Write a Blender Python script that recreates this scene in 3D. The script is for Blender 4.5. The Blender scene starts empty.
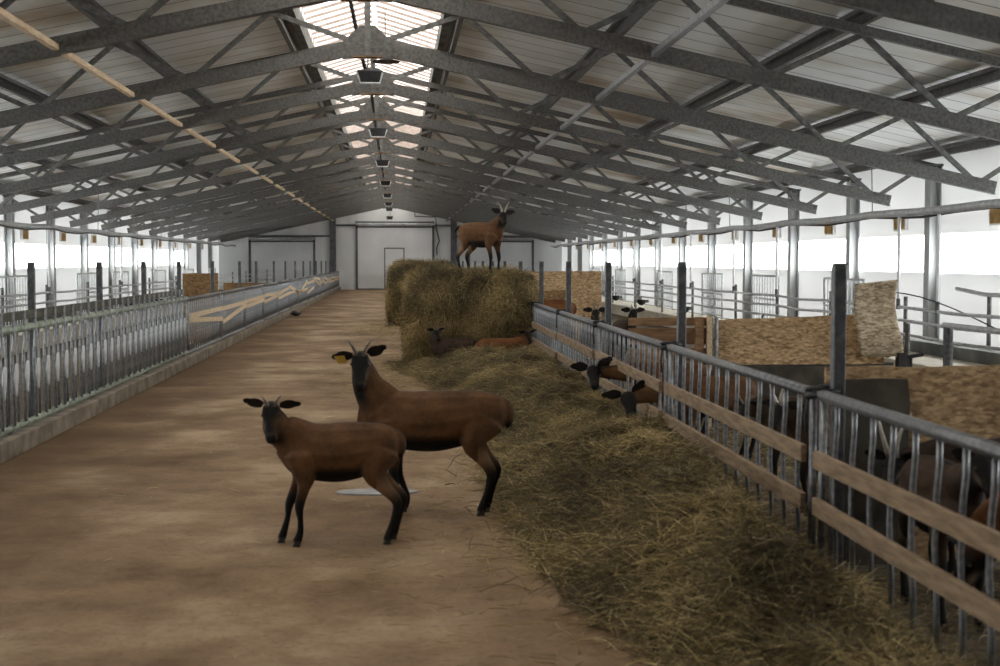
import bpy, math, random
import numpy as np
from mathutils import Vector, Matrix, Euler, noise

random.seed(7)
RNG = np.random.default_rng(11)
SC = bpy.context.scene
COL = SC.collection

# ------------------------------------------------------------------ camera, world, light, exposure
cam_d = bpy.data.cameras.new('camera')
cam = bpy.data.objects.new('camera', cam_d)
COL.objects.link(cam)
cam.location = (0, 0, 1.6)
cam.rotation_euler = (math.pi / 2 - 0.0521, 0, -0.074)
cam_d.sensor_width = 36
cam_d.lens = 50
cam_d.clip_end = 400
cam_d.dof.use_dof = True
cam_d.dof.focus_distance = 21.0
cam_d.dof.aperture_fstop = 3.8
SC.camera = cam

world = bpy.data.worlds.new('overcast_sky')
SC.world = world
world.use_nodes = True
wn = world.node_tree.nodes
wn['Background'].inputs[0].default_value = (1.0, 0.985, 0.96, 1)
wn['Background'].inputs[1].default_value = 11.0

SC.view_settings.view_transform = 'Standard'
SC.view_settings.look = 'None'
SC.view_settings.gamma = 1.0
SC.view_settings.use_curve_mapping = False
SC.view_settings.exposure = 0.54
SC.cycles.use_denoising = True
SC.cycles.max_bounces = 9
SC.cycles.diffuse_bounces = 6
SC.cycles.transparent_max_bounces = 12
SC.cycles.caustics_reflective = False
SC.cycles.caustics_refractive = False
SC.cycles.sample_clamp_indirect = 6.0

# building numbers (metres): X to the right, Y down the barn
RX = -0.38              # ridge
WL, WR = -9.75, 9.2     # side walls
Y0, Y1 = -5.0, 77.3     # end walls
TY, TS = 18.9, 4.153    # truss grid
ROOF0, SLOPE = 5.50, 0.215
YS = 1.0               # where the ridge light starts; unseen roof before it closed to darken the foreground
SKY = 1.13              # half width of the ridge light
WZ0, WZ1 = 1.38, 2.06   # window band

def roofz(x):
    return ROOF0 - SLOPE * abs(x - RX)

def portal(name, loc, rot, sx, sy):
    l = bpy.data.lights.new(name, 'AREA')
    l.shape = 'RECTANGLE'; l.size = sx; l.size_y = sy
    l.cycles.is_portal = True
    o = bpy.data.objects.new(name, l); COL.objects.link(o)
    o.location = loc; o.rotation_euler = rot
PI = math.pi
portal('window_daylight', (WL - 0.15, (Y0 + Y1) / 2, (WZ0 + WZ1) / 2), (0, -PI / 2, 0), 0.75, Y1 - Y0)
portal('window_daylight', (WR + 0.15, (Y0 + Y1) / 2, (WZ0 + WZ1) / 2), (0, PI / 2, 0), 0.75, Y1 - Y0)
portal('skylight_daylight', (RX, (Y0 + Y1) / 2, ROOF0 + 0.45), (0, 0, 0), 2 * SKY + .3, Y1 - Y0)

# ------------------------------------------------------------------ materials
def new_mat(name):
    m = bpy.data.materials.new(name); m.use_nodes = True
    nt = m.node_tree
    b = nt.nodes['Principled BSDF']
    return m, nt, b

def ramp(nt, stops):
    r = nt.nodes.new('ShaderNodeValToRGB')
    el = r.color_ramp.elements
    while len(el) < len(stops): el.new(0.5)
    for e, (p, c) in zip(el, stops):
        e.position = p; e.color = (*c, 1) if len(c) == 3 else c
    return r

def noisy(name, c1, c2, scale=8, rough=0.6, metal=0.0, stretch=(1, 1, 1), bump=0.1, bscale=None, lo=.35, hi=.65, detail=6, coords='Object'):
    m, nt, b = new_mat(name)
    tc = nt.nodes.new('ShaderNodeTexCoord'); mp = nt.nodes.new('ShaderNodeMapping')
    mp.inputs['Scale'].default_value = stretch
    nt.links.new(tc.outputs[coords], mp.inputs[0])
    n = nt.nodes.new('ShaderNodeTexNoise'); n.inputs['Scale'].default_value = scale; n.inputs['Detail'].default_value = detail
    nt.links.new(mp.outputs[0], n.inputs['Vector'])
    r = ramp(nt, [(lo, c1), (hi, c2)])
    nt.links.new(n.outputs['Fac'], r.inputs[0])
    nt.links.new(r.outputs[0], b.inputs['Base Color'])
    b.inputs['Roughness'].default_value = rough
    b.inputs['Metallic'].default_value = metal
    if bump:
        n2 = nt.nodes.new('ShaderNodeTexNoise'); n2.inputs['Scale'].default_value = bscale or scale * 4; n2.inputs['Detail'].default_value = 4
        nt.links.new(mp.outputs[0], n2.inputs['Vector'])
        bp = nt.nodes.new('ShaderNodeBump'); bp.inputs['Strength'].default_value = bump; bp.inputs['Distance'].default_value = 0.01
        nt.links.new(n2.outputs['Fac'], bp.inputs['Height']); nt.links.new(bp.outputs[0], b.inputs['Normal'])
    return m

M = {}
M['steel'] = noisy('dusty_galvanised_steel', (.085, .085, .08), (.18, .18, .17), 14, .55, .35, bump=.15, bscale=160)
M['chord'] = noisy('mottled_roof_steel', (.062, .060, .056), (.155, .15, .14), 26, .6, .25, bump=.15, bscale=120, lo=.3, hi=.7)
M['column'] = noisy('pale_column_steel', (.34, .35, .35), (.48, .49, .49), 5, .8, 0, stretch=(1, 1, .3), bump=.05)
M['galv'] = noisy('galvanised_tube', (.15, .16, .17), (.31, .32, .335), 25, .42, .55, bump=.08)
M['rail'] = noisy('pale_pipe_rail', (.42, .44, .45), (.60, .61, .62), 12, .5, .15, bump=.05)
M['railsteel'] = noisy('worn_top_rail_steel', (.10, .104, .11), (.20, .205, .21), 30, .45, .5, bump=.1)
M['post'] = noisy('dark_steel_post', (.06, .063, .07), (.13, .135, .14), 20, .5, .4, bump=.15)
M['greenpipe'] = noisy('green_tinged_pipe', (.16, .20, .15), (.33, .37, .30), 9, .5, .3, bump=.1)
M['darkgreen'] = noisy('dark_green_rail', (.025, .035, .02), (.07, .06, .035), 5, .6, .2, bump=.1)
M['timber'] = noisy('fence_timber', (.17, .115, .066), (.31, .22, .135), 6, .8, 0, stretch=(6, .8, 6), bump=.3)
M['lighttimber'] = noisy('pale_timber', (.50, .37, .23), (.70, .55, .37), 6, .8, 0, stretch=(6, .8, 6), bump=.2)
M['browntimber'] = noisy('brown_timber', (.13, .07, .035), (.30, .17, .08), 5, .85, 0, stretch=(1, 5, 6), bump=.3)
M['darkboard'] = noisy('dark_dirty_plywood', (.045, .04, .032), (.11, .095, .07), 5, .85, 0, bump=.3)
M['white_wall'] = noisy('white_wall_panel', (.62, .64, .64), (.74, .75, .75), .8, .5, 0, stretch=(1, 1, .6), bump=.02)
M['white_gate'] = noisy('white_gate_panel', (.66, .68, .69), (.76, .77, .78), .7, .45, 0, bump=.02)
M['white_pipe'] = noisy('white_plastic_pipe', (.7, .7, .7), (.8, .8, .8), 6, .35, 0, bump=0)
M['dark_gate'] = noisy('dark_gate_track', (.07, .075, .08), (.13, .135, .14), 6, .5, .3, bump=0)
M['black'] = noisy('black_rubber', (.010, .010, .011), (.022, .022, .024), 20, .6, 0, bump=.1)
M['concrete'] = noisy('kerb_concrete', (.12, .092, .062), (.25, .21, .155), 5, .9, 0, bump=.4, bscale=40)
M['platform'] = noisy('pale_platform_concrete', (.40, .36, .28), (.55, .50, .41), 3, .85, 0, bump=.2)
M['darkconcrete'] = noisy('dark_concrete', (.07, .075, .07), (.19, .19, .175), 2.5, .85, 0, bump=.2)  # darker grey concrete for the upstands and skylight curb
M['yellow'] = noisy('ochre_flap', (.42, .25, .07), (.60, .38, .13), 9, .6, 0, bump=.1)
M['tag'] = noisy('yellow_ear_tag', (.62, .40, .05), (.75, .52, .10), 9, .5, 0, bump=0)
M['horn'] = noisy('goat_horn', (.11, .09, .075), (.26, .22, .18), 30, .45, 0, stretch=(1, 1, 3), bump=.3)
M['palehorn'] = noisy('pale_goat_horn', (.35, .32, .27), (.58, .54, .47), 30, .4, 0, stretch=(1, 1, 3), bump=.3)
M['hoof'] = noisy('goat_hoof', (.02, .018, .016), (.05, .045, .04), 30, .5, 0, bump=.1)
M['earfur'] = noisy('ear_fur', (.008, .007, .006), (.02, .014, .010), 40, .9, 0, bump=.2)
M['bounce_ground'] = noisy('white_bounce_ground', (.75, .77, .8), (.85, .86, .88), .4, .9, 0, bump=0)  # bright white so the ground outside reflects daylight inwards
M['plate'] = noisy('pale_drain_plate', (.16, .16, .155), (.30, .30, .29), 8, .5, .1, bump=.1)
M['bedding'] = noisy('straw_bedding', (.055, .042, .026), (.17, .13, .08), 7, 1.0, 0, bump=.6, bscale=60)

# thin white insulated sheet of the side walls: daylight glows faintly through it
m = bpy.data.materials.new('side_wall_sheet'); m.use_nodes = True; nt = m.node_tree; b = nt.nodes['Principled BSDF']
b.inputs['Base Color'].default_value = (.70, .71, .71, 1); b.inputs['Roughness'].default_value = .5
tl = nt.nodes.new('ShaderNodeBsdfTranslucent'); tl.inputs[0].default_value = (.93, .95, .96, 1)
mixs = nt.nodes.new('ShaderNodeMixShader')
tc = nt.nodes.new('ShaderNodeTexCoord'); mp = nt.nodes.new('ShaderNodeMapping'); mp.inputs['Scale'].default_value = (1, .25, 1.2); nt.links.new(tc.outputs['Object'], mp.inputs[0])
nn = nt.nodes.new('ShaderNodeTexNoise'); nn.inputs['Scale'].default_value = 2; nt.links.new(mp.outputs[0], nn.inputs['Vector'])
mr = nt.nodes.new('ShaderNodeMapRange'); mr.inputs['To Min'].default_value = .030; mr.inputs['To Max'].default_value = .055; nt.links.new(nn.outputs['Fac'], mr.inputs['Value'])
nt.links.new(mr.outputs['Result'], mixs.inputs[0]); nt.links.new(b.outputs[0], mixs.inputs[1]); nt.links.new(tl.outputs[0], mixs.inputs[2])
nt.links.new(mixs.outputs[0], nt.nodes['Material Output'].inputs[0])
M['side_wall'] = m
# eye
m, nt, b = new_mat('goat_eye'); b.inputs['Base Color'].default_value = (.05, .03, .01, 1); b.inputs['Roughness'].default_value = .12; M['eye'] = m
# lamp glass rim
M['rim'] = noisy('lamp_glass_rim', (.45, .47, .47), (.6, .62, .62), 9, .25, 0, bump=0)

# chipboard
def osb(name, tint, var=1.0):
    m, nt, b = new_mat(name)
    tc = nt.nodes.new('ShaderNodeTexCoord')
    last = None
    for i, (rot, sc) in enumerate([((0, .4, .5), (24, 24, 60)), ((0, 1.3, .4), (24, 24, 60)), ((0, -.7, .3), (24, 24, 66))]):
        mp = nt.nodes.new('ShaderNodeMapping'); mp.inputs['Rotation'].default_value = rot; mp.inputs['Scale'].default_value = sc
        nt.links.new(tc.outputs['Object'], mp.inputs[0])
        v = nt.nodes.new('ShaderNodeTexVoronoi'); v.inputs['Scale'].default_value = 1.0
        nt.links.new(mp.outputs[0], v.inputs['Vector'])
        s = nt.nodes.new('ShaderNodeSeparateColor'); nt.links.new(v.outputs['Color'], s.inputs[0])
        if last is None: last = s.outputs[0]
        else:
            mx = nt.nodes.new('ShaderNodeMath'); mx.operation = 'ADD'
            nt.links.new(last, mx.inputs[0]); nt.links.new(s.outputs[0], mx.inputs[1]); last = mx.outputs[0]
    dv = nt.nodes.new('ShaderNodeMath'); dv.operation = 'MULTIPLY'; dv.inputs[1].default_value = .333
    nt.links.new(last, dv.inputs[0])
    n = nt.nodes.new('ShaderNodeTexNoise'); n.inputs['Scale'].default_value = 2.5; n.inputs['Detail'].default_value = 5
    nt.links.new(tc.outputs['Object'], n.inputs['Vector'])
    t = tint
    r = ramp(nt, [(.2, (t[0] * .5, t[1] * .45, t[2] * .40)), (.5, t), (.8, (min(t[0] * 1.5, .9), t[1] * 1.6, t[2] * 1.75))])
    nt.links.new(dv.outputs[0], r.inputs[0])
    mix = nt.nodes.new('ShaderNodeMix'); mix.data_type = 'RGBA'; mix.blend_type = 'MULTIPLY'; mix.inputs['Factor'].default_value = .6 * var
    r2 = ramp(nt, [(.35, (.6, .55, .5)), (.65, (1, 1, 1))]); nt.links.new(n.outputs['Fac'], r2.inputs[0])
    nt.links.new(r.outputs[0], mix.inputs['A']); nt.links.new(r2.outputs[0], mix.inputs['B'])
    nt.links.new(mix.outputs['Result'], b.inputs['Base Color']); b.inputs['Roughness'].default_value = .75
    return m
M['osb'] = osb('chipboard', (.50, .335, .175))
M['osb_pale'] = osb('weathered_chipboard', (.50, .40, .27), .8)
M['osb_brown'] = osb('soiled_chipboard', (.26, .15, .06), 1.2)

# floor of the aisle: worn concrete under a film of hay dust
m, nt, b = new_mat('dusty_aisle_floor')
tc = nt.nodes.new('ShaderNodeTexCoord')
def nz(scale, st, det=8, rough=.6):
    mp = nt.nodes.new('ShaderNodeMapping'); mp.inputs['Scale'].default_value = st
    nt.links.new(tc.outputs['Object'], mp.inputs[0])
    n = nt.nodes.new('ShaderNodeTexNoise'); n.inputs['Scale'].default_value = scale; n.inputs['Detail'].default_value = det; n.inputs['Roughness'].default_value = rough
    nt.links.new(mp.outputs[0], n.inputs['Vector']); return n
n1 = nz(.8, (1, .8, 1)); n2 = nz(2.2, (.9, 1.2, 1), 10, .75); n3 = nz(28, (1, 1, 1), 5, .7)
r1 = ramp(nt, [(.32, (.155, .093, .045)), (.5, (.275, .185, .105)), (.68, (.46, .345, .22))]); nt.links.new(n1.outputs['Fac'], r1.inputs[0])
r2 = ramp(nt, [(.34, (.66, .60, .53)), (.52, (1, 1, 1)), (.70, (1.2, 1.2, 1.2))]); nt.links.new(n2.outputs['Fac'], r2.inputs[0])
r3 = ramp(nt, [(.32, (.6, .55, .48)), (.48, (1, 1, 1))]); nt.links.new(n3.outputs['Fac'], r3.inputs[0])
mx = nt.nodes.new('ShaderNodeMix'); mx.data_type = 'RGBA'; mx.blend_type = 'MULTIPLY'; mx.inputs['Factor'].default_value = .9
nt.links.new(r1.outputs[0], mx.inputs['A']); nt.links.new(r2.outputs[0], mx.inputs['B'])
my = nt.nodes.new('ShaderNodeMix'); my.data_type = 'RGBA'; my.blend_type = 'MULTIPLY'; my.inputs['Factor'].default_value = .8
nt.links.new(mx.outputs['Result'], my.inputs['A']); nt.links.new(r3.outputs[0], my.inputs['B'])
# trodden-in dung and dust along the left kerb
sx = nt.nodes.new('ShaderNodeSeparateXYZ'); nt.links.new(tc.outputs['Object'], sx.inputs[0])
ad = nt.nodes.new('ShaderNodeMath'); ad.operation = 'MULTIPLY_ADD'; ad.inputs[1].default_value = 1.6; ad.inputs[2].default_value = -.8
nt.links.new(n1.outputs['Fac'], ad.inputs[0])
ae = nt.nodes.new('ShaderNodeMath'); ae.operation = 'ADD'; nt.links.new(ad.outputs[0], ae.inputs[0]); nt.links.new(sx.outputs['X'], ae.inputs[1])
mr = nt.nodes.new('ShaderNodeMapRange'); mr.inputs['From Min'].default_value = -3.0; mr.inputs['From Max'].default_value = -1.7
mr.inputs['To Min'].default_value = .75; mr.inputs['To Max'].default_value = 0
nt.links.new(ae.outputs[0], mr.inputs['Value'])
mz = nt.nodes.new('ShaderNodeMix'); mz.data_type = 'RGBA'; mz.blend_type = 'MIX'
mz.inputs['B'].default_value = (.125, .075, .038, 1)
nt.links.new(mr.outputs['Result'], mz.inputs['Factor']); nt.links.new(my.outputs['Result'], mz.inputs['A'])
nt.links.new(mz.outputs['Result'], b.inputs['Base Color']); b.inputs['Roughness'].default_value = .8; b.inputs['Specular IOR Level'].default_value = .25
bp = nt.nodes.new('ShaderNodeBump'); bp.inputs['Strength'].default_value = .5; bp.inputs['Distance'].default_value = .012
nt.links.new(n3.outputs['Fac'], bp.inputs['Height']); nt.links.new(bp.outputs[0], b.inputs['Normal'])
M['floor'] = m

# roof underside: pale boards with dark joints and rusty stains
m, nt, b = new_mat('roof_boards')
tc = nt.nodes.new('ShaderNodeTexCoord')
sp = nt.nodes.new('ShaderNodeSeparateXYZ'); nt.links.new(tc.outputs['Object'], sp.inputs[0])
dv = nt.nodes.new('ShaderNodeMath'); dv.operation = 'DIVIDE'; dv.inputs[1].default_value = .62; nt.links.new(sp.outputs['Y'], dv.inputs[0])
fr = nt.nodes.new('ShaderNodeMath'); fr.operation = 'FRACT'; nt.links.new(dv.outputs[0], fr.inputs[0])
rj = ramp(nt, [(0, (.12, .12, .12)), (.045, (.25, .25, .25)), (.07, (1, 1, 1))]); nt.links.new(fr.outputs[0], rj.inputs[0])
fl = nt.nodes.new('ShaderNodeMath'); fl.operation = 'FLOOR'; nt.links.new(dv.outputs[0], fl.inputs[0])
wnz = nt.nodes.new('ShaderNodeTexWhiteNoise'); wnz.noise_dimensions = '1D'; nt.links.new(fl.outputs[0], wnz.inputs['W'])
rw = ramp(nt, [(0, (.82, .82, .82)), (1, (1.05, 1.05, 1.05))]); nt.links.new(wnz.outputs['Value'], rw.inputs[0])
nn = nt.nodes.new('ShaderNodeTexNoise'); nn.inputs['Scale'].default_value = .55; nn.inputs['Detail'].default_value = 7; nt.links.new(tc.outputs['Object'], nn.inputs['Vector'])
rn = ramp(nt, [(.30, (.40, .29, .19)), (.40, (.58, .55, .48)), (.55, (.80, .81, .79))]); nt.links.new(nn.outputs['Fac'], rn.inputs[0])
ma = nt.nodes.new('ShaderNodeMix'); ma.data_type = 'RGBA'; ma.blend_type = 'MULTIPLY'; ma.inputs['Factor'].default_value = 1
mb = nt.nodes.new('ShaderNodeMix'); mb.data_type = 'RGBA'; mb.blend_type = 'MULTIPLY'; mb.inputs['Factor'].default_value = 1
nt.links.new(rn.outputs[0], ma.inputs['A']); nt.links.new(rj.outputs[0], ma.inputs['B'])
nt.links.new(ma.outputs['Result'], mb.inputs['A']); nt.links.new(rw.outputs[0], mb.inputs['B'])
nt.links.new(mb.outputs['Result'], b.inputs['Base Color']); b.inputs['Roughness'].default_value = .5
M['roof'] = m

# translucent panes
def pane_mat(name, col, t):
    m = bpy.data.materials.new(name); m.use_nodes = True; nt = m.node_tree
    nt.nodes.clear()
    out = nt.nodes.new('ShaderNodeOutputMaterial'); mix = nt.nodes.new('ShaderNodeMixShader')
    tr = nt.nodes.new('ShaderNodeBsdfTransparent'); tl = nt.nodes.new('ShaderNodeBsdfTranslucent')
    tr.inputs[0].default_value = (*col, 1); tl.inputs[0].default_value = (*col, 1)
    mix.inputs[0].default_value = t
    nt.links.new(tr.outputs[0], mix.inputs[1]); nt.links.new(tl.outputs[0], mix.inputs[2]); nt.links.new(mix.outputs[0], out.inputs[0])
    return m
M['pane'] = pane_mat('clear_window_film', (.95, .97, .98), .12)
M['skypane'] = pane_mat('ridge_polycarbonate', (.215, .205, .195), .95)

# hay: one colour per stalk kept as an attribute
def hay_mat(name, dark, mid, light):
    m, nt, b = new_mat(name)
    a = nt.nodes.new('ShaderNodeAttribute'); a.attribute_name = 'stalk'
    r = ramp(nt, [(0, dark), (.5, mid), (1, light)])
    nt.links.new(a.outputs['Fac'], r.inputs[0]); nt.links.new(r.outputs[0], b.inputs['Base Color'])
    b.inputs['Roughness'].default_value = .65
    return m
M['hay'] = hay_mat('green_brown_hay', (.045, .034, .012), (.25, .185, .07), (.78, .62, .30))
M['balehay'] = hay_mat('bale_hay', (.045, .032, .012), (.27, .195, .075), (.80, .62, .30))
M['haybed'] = noisy('packed_hay', (.03, .022, .009), (.13, .095, .038), 12, 1.0, 0, bump=.8, bscale=70)

# goat coat: r = black points, g = pale fur
def coat(name, brown, black, pale):
    m, nt, b = new_mat(name)
    a = nt.nodes.new('ShaderNodeAttribute'); a.attribute_name = 'coat'
    s = nt.nodes.new('ShaderNodeSeparateColor'); nt.links.new(a.outputs['Color'], s.inputs[0])
    tc = nt.nodes.new('ShaderNodeTexCoord')
    n = nt.nodes.new('ShaderNodeTexNoise'); n.inputs['Scale'].default_value = 5; n.inputs['Detail'].default_value = 10; n.inputs['Roughness'].default_value = .75
    nt.links.new(tc.outputs['Object'], n.inputs['Vector'])
    rb = ramp(nt, [(.32, tuple(c * .45 for c in brown)), (.68, tuple(c * 1.5 for c in brown))]); nt.links.new(n.outputs['Fac'], rb.inputs[0])
    x1 = nt.nodes.new('ShaderNodeMix'); x1.data_type = 'RGBA'; x1.inputs['B'].default_value = (*pale, 1)
    nt.links.new(rb.outputs[0], x1.inputs['A']); nt.links.new(s.outputs[1], x1.inputs['Factor'])
    # soften the mask with fur noise
    n3 = nt.nodes.new('ShaderNodeTexNoise'); n3.inputs['Scale'].default_value = 60; nt.links.new(tc.outputs['Object'], n3.inputs['Vector'])
    ml = nt.nodes.new('ShaderNodeMath'); ml.operation = 'MULTIPLY_ADD'; ml.inputs[1].default_value = .35; ml.inputs[2].default_value = -.175
    nt.links.new(n3.outputs['Fac'], ml.inputs[0])
    ads = nt.nodes.new('ShaderNodeMath'); ads.operation = 'ADD'; ads.use_clamp = True
    m13 = nt.nodes.new('ShaderNodeMath'); m13.operation = 'MULTIPLY'; m13.inputs[1].default_value = 1.3; nt.links.new(s.outputs[0], m13.inputs[0])
    nt.links.new(ml.outputs[0], ads.inputs[0]); nt.links.new(m13.outputs[0], ads.inputs[1])
    x2 = nt.nodes.new('ShaderNodeMix'); x2.data_type = 'RGBA'; x2.inputs['B'].default_value = (*black, 1)
    nt.links.new(x1.outputs['Result'], x2.inputs['A']); nt.links.new(ads.outputs[0], x2.inputs['Factor'])
    nt.links.new(x2.outputs['Result'], b.inputs['Base Color'])
    b.inputs['Roughness'].default_value = .75
    b.inputs['Specular IOR Level'].default_value = .2
    mp = nt.nodes.new('ShaderNodeMapping'); mp.inputs['Scale'].default_value = (60, 160, 160); nt.links.new(tc.outputs['Object'], mp.inputs[0])
    n2 = nt.nodes.new('ShaderNodeTexNoise'); n2.inputs['Scale'].default_value = 1; n2.inputs['Detail'].default_value = 3; nt.links.new(mp.outputs[0], n2.inputs['Vector'])
    bp = nt.nodes.new('ShaderNodeBump'); bp.inputs['Strength'].default_value = .5; bp.inputs['Distance'].default_value = .006
    nt.links.new(n2.outputs['Fac'], bp.inputs['Height']); nt.links.new(bp.outputs[0], b.inputs['Normal'])
    return m
M['coat'] = coat('brown_goat_coat', (.105, .050, .019), (.008, .007, .006), (.34, .22, .13))
M['coat_red'] = coat('red_brown_goat_coat', (.15, .060, .02), (.010, .008, .007), (.55, .42, .30))
M['coat_dark'] = coat('dark_goat_coat', (.05, .03, .018), (.012, .011, .010), (.30, .22, .15))

# ------------------------------------------------------------------ mesh helpers
class MB:
    def __init__(s): s.v = []; s.f = []
    def add(s, vs, fs):
        k = len(s.v); s.v += [tuple(v) for v in vs]; s.f += [tuple(i + k for i in f) for f in fs]
        return s
    def box(s, x0, x1, y0, y1, z0, z1):
        vs = [(x0, y0, z0), (x1, y0, z0), (x1, y1, z0), (x0, y1, z0), (x0, y0, z1), (x1, y0, z1), (x1, y1, z1), (x0, y1, z1)]
        return s.add(vs, [(0, 3, 2, 1), (4, 5, 6, 7), (0, 1, 5, 4), (1, 2, 6, 5), (2, 3, 7, 6), (3, 0, 4, 7)])
    def bar(s, p, q, w, h, up=(0, 0, 1)):
        """box section from p to q: w across, h along 'up'"""
        p = Vector(p); q = Vector(q); d = (q - p).normalized(); u = Vector(up)
        a = d.cross(u)
        if a.length < 1e-5: a = d.cross(Vector((1, 0, 0)))
        a.normalize(); u = a.cross(d).normalized()
        a *= w / 2; u *= h / 2
        vs = [p - a - u, p + a - u, p + a + u, p - a + u, q - a - u, q + a - u, q + a + u, q - a + u]
        return s.add(vs, [(0, 1, 2, 3), (7, 6, 5, 4), (0, 4, 5, 1), (1, 5, 6, 2), (2, 6, 7, 3), (3, 7, 4, 0)])
    def tube(s, pts, r, n=8, closed=False):
        pts = [Vector(p) for p in pts]
        rs = r if isinstance(r, (list, tuple)) else [r] * len(pts)
        vs = []; fs = []; N = len(pts)
        prev = None
        for i, p in enumerate(pts):
            if closed: t = pts[(i + 1) % N] - pts[i - 1]
            else: t = pts[min(i + 1, N - 1)] - pts[max(i - 1, 0)]
            t.normalize()
            if prev is None:
                u = Vector((0, 0, 1)) if abs(t.z) < .9 else Vector((1, 0, 0))
            else: u = prev
            a = t.cross(u); a.normalize(); u = a.cross(t).normalized(); prev = u
            for k in range(n):
                an = 2 * PI * k / n
                vs.append(p + (a * math.cos(an) + u * math.sin(an)) * rs[i])
        for i in range(N if closed else N - 1):
            j = (i + 1) % N
            for k in range(n):
                k2 = (k + 1) % n
                fs.append((i * n + k, i * n + k2, j * n + k2, j * n + k))
        if not closed:
            fs.append(tuple(range(n))[::-1]); fs.append(tuple((N - 1) * n + k for k in range(n)))
        return s.add(vs, fs)
    def build(s, name, mat, parent=None, smooth=False, bevel=0):
        me = bpy.data.meshes.new(name); me.from_pydata(s.v, [], s.f); me.update()
        me.materials.append(mat)
        if smooth: me.polygons.foreach_set('use_smooth', [True] * len(me.polygons))
        o = bpy.data.objects.new(name, me); COL.objects.link(o)
        if parent is not None: o.parent = parent
        if bevel:
            md = o.modifiers.new('bevel', 'BEVEL'); md.width = bevel; md.segments = 2; md.limit_method = 'ANGLE'
        return o

def tag(o, label=None, cat=None, group=None, kind=None):
    if label: o['label'] = label
    if cat: o['category'] = cat
    if group: o['group'] = group
    if kind: o['kind'] = kind
    return o

def thing(name, label, cat, loc=(0, 0, 0), rz=0, group=None):
    o = bpy.data.objects.new(name, None); COL.objects.link(o); o.empty_display_size = .2
    o.location = loc; o.rotation_euler = (0, 0, rz)
    return tag(o, label, cat, group)

def kids(o): return [c for c in COL.objects if c.parent == o]

def copy_tree(o, parent=None, deep=None):
    deep = deep or {}
    c = o.copy(); COL.objects.link(c)
    if parent is not None: c.parent = parent
    for ch in o.children: copy_tree(ch, c)
    return c

ORD = ['first', 'second', 'third', 'fourth', 'fifth', 'sixth', 'seventh', 'eighth', 'ninth', 'tenth', 'eleventh', 'twelfth', 'thirteenth',
       'fourteenth', 'fifteenth', 'sixteenth', 'seventeenth', 'eighteenth', 'nineteenth', 'twentieth', 'twenty-first', 'twenty-second', 'twenty-third', 'twenty-fourth']

def structure(o): o['kind'] = 'structure'; return o

# ------------------------------------------------------------------ the building shell
structure(MB().box(-60, 60, -30, 130, -.35, -.30).build('ground', M['bounce_ground']))  # unseen white ground added to bounce daylight up under the roof
structure(MB().box(-3.2, 2.0, Y0, Y1, -.2, 0).build('floor', M['floor']))
structure(MB().box(2.0, WR, Y0, Y1, -.2, -.01).build('floor_pen_right', M['bedding']))
structure(MB().box(WL, -3.2, Y0, Y1, -.2, -.01).build('floor_pen_left', M['bedding']))
structure(MB().box(-3.42, -3.10, Y0, Y1, 0, .16).build('trim_1', M['concrete'], bevel=.012))
structure(MB().box(2.0, 2.2, Y0, Y1, 0, .05).build('trim_2', M['concrete'], bevel=.01))
def side_wall(name, x0, x1):
    b = MB()
    for za, zb in ((-.3, WZ0), (WZ1, 3.75)):
        b.add([(x0, Y0, za), (x0, Y1, za), (x0, Y1, zb), (x0, Y0, zb)], [(0, 1, 2, 3)])
    ye, yn = TY + 11 * TS, TY - 4 * TS
    b.add([(x0, Y0, WZ0), (x0, yn, WZ0), (x0, yn, WZ1), (x0, Y0, WZ1)], [(0, 1, 2, 3)])  # unseen near bays walled up to darken the foreground
    b.add([(x0, ye, WZ0), (x0, Y1, WZ0), (x0, Y1, WZ1), (x0, ye, WZ1)], [(0, 1, 2, 3)])
    structure(b.build(name, M['side_wall']))
side_wall('wall_left', WL, WL); side_wall('wall_right', WR, WR + .12)
def end_wall(name, y0, y1):
    za, zb, zr = roofz(WL - .12) + .2, roofz(WR + .12) + .2, ROOF0 + .6
    vs = [(x, y, z) for y in (y0, y1) for x, z in ((WL - .12, -.3), (WR + .12, -.3), (WR + .12, zb), (RX, zr), (WL - .12, za))]
    structure(MB().add(vs, [(0, 1, 2, 3, 4), (9, 8, 7, 6, 5), (0, 5, 6, 1), (1, 6, 7, 2), (2, 7, 8, 3), (3, 8, 9, 4), (4, 9, 5, 0)]).build(name, M['white_wall']))
end_wall('wall_far', Y1, Y1 + .15); end_wall('wall_near', Y0 - .15, Y0)
# roof: two slopes leaving the ridge open
b = MB()
for s, xe in ((-1, WL - .5), (1, WR + .5)):
    xi = RX + s * SKY
    zi, ze = roofz(xi), roofz(xe)
    vs = [(xi, Y0, zi), (xe, Y0, ze), (xe, Y1, ze), (xi, Y1, zi)] + [(xi, Y0, zi + .08), (xe, Y0, ze + .08), (xe, Y1, ze + .08), (xi, Y1, zi + .08)]
    b.add(vs, [(0, 1, 2, 3), (7, 6, 5, 4), (0, 4, 5, 1), (1, 5, 6, 2), (2, 6, 7, 3), (3, 7, 4, 0)])
zi = roofz(RX + SKY)  # unseen ridge stretch roofed over to keep light off the foreground
b.add([(RX - SKY, Y0, zi), (RX, Y0, ROOF0), (RX + SKY, Y0, zi), (RX - SKY, YS, zi), (RX, YS, ROOF0), (RX + SKY, YS, zi),
       (RX - SKY, Y0, zi + .08), (RX, Y0, ROOF0 + .08), (RX + SKY, Y0, zi + .08), (RX - SKY, YS, zi + .08), (RX, YS, ROOF0 + .08), (RX + SKY, YS, zi + .08)],
      [(0, 3, 4, 1), (1, 4, 5, 2), (6, 7, 10, 9), (7, 8, 11, 10), (3, 9, 10, 4), (4, 10, 11, 5)])
structure(b.build('ceiling', M['roof']))
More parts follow.
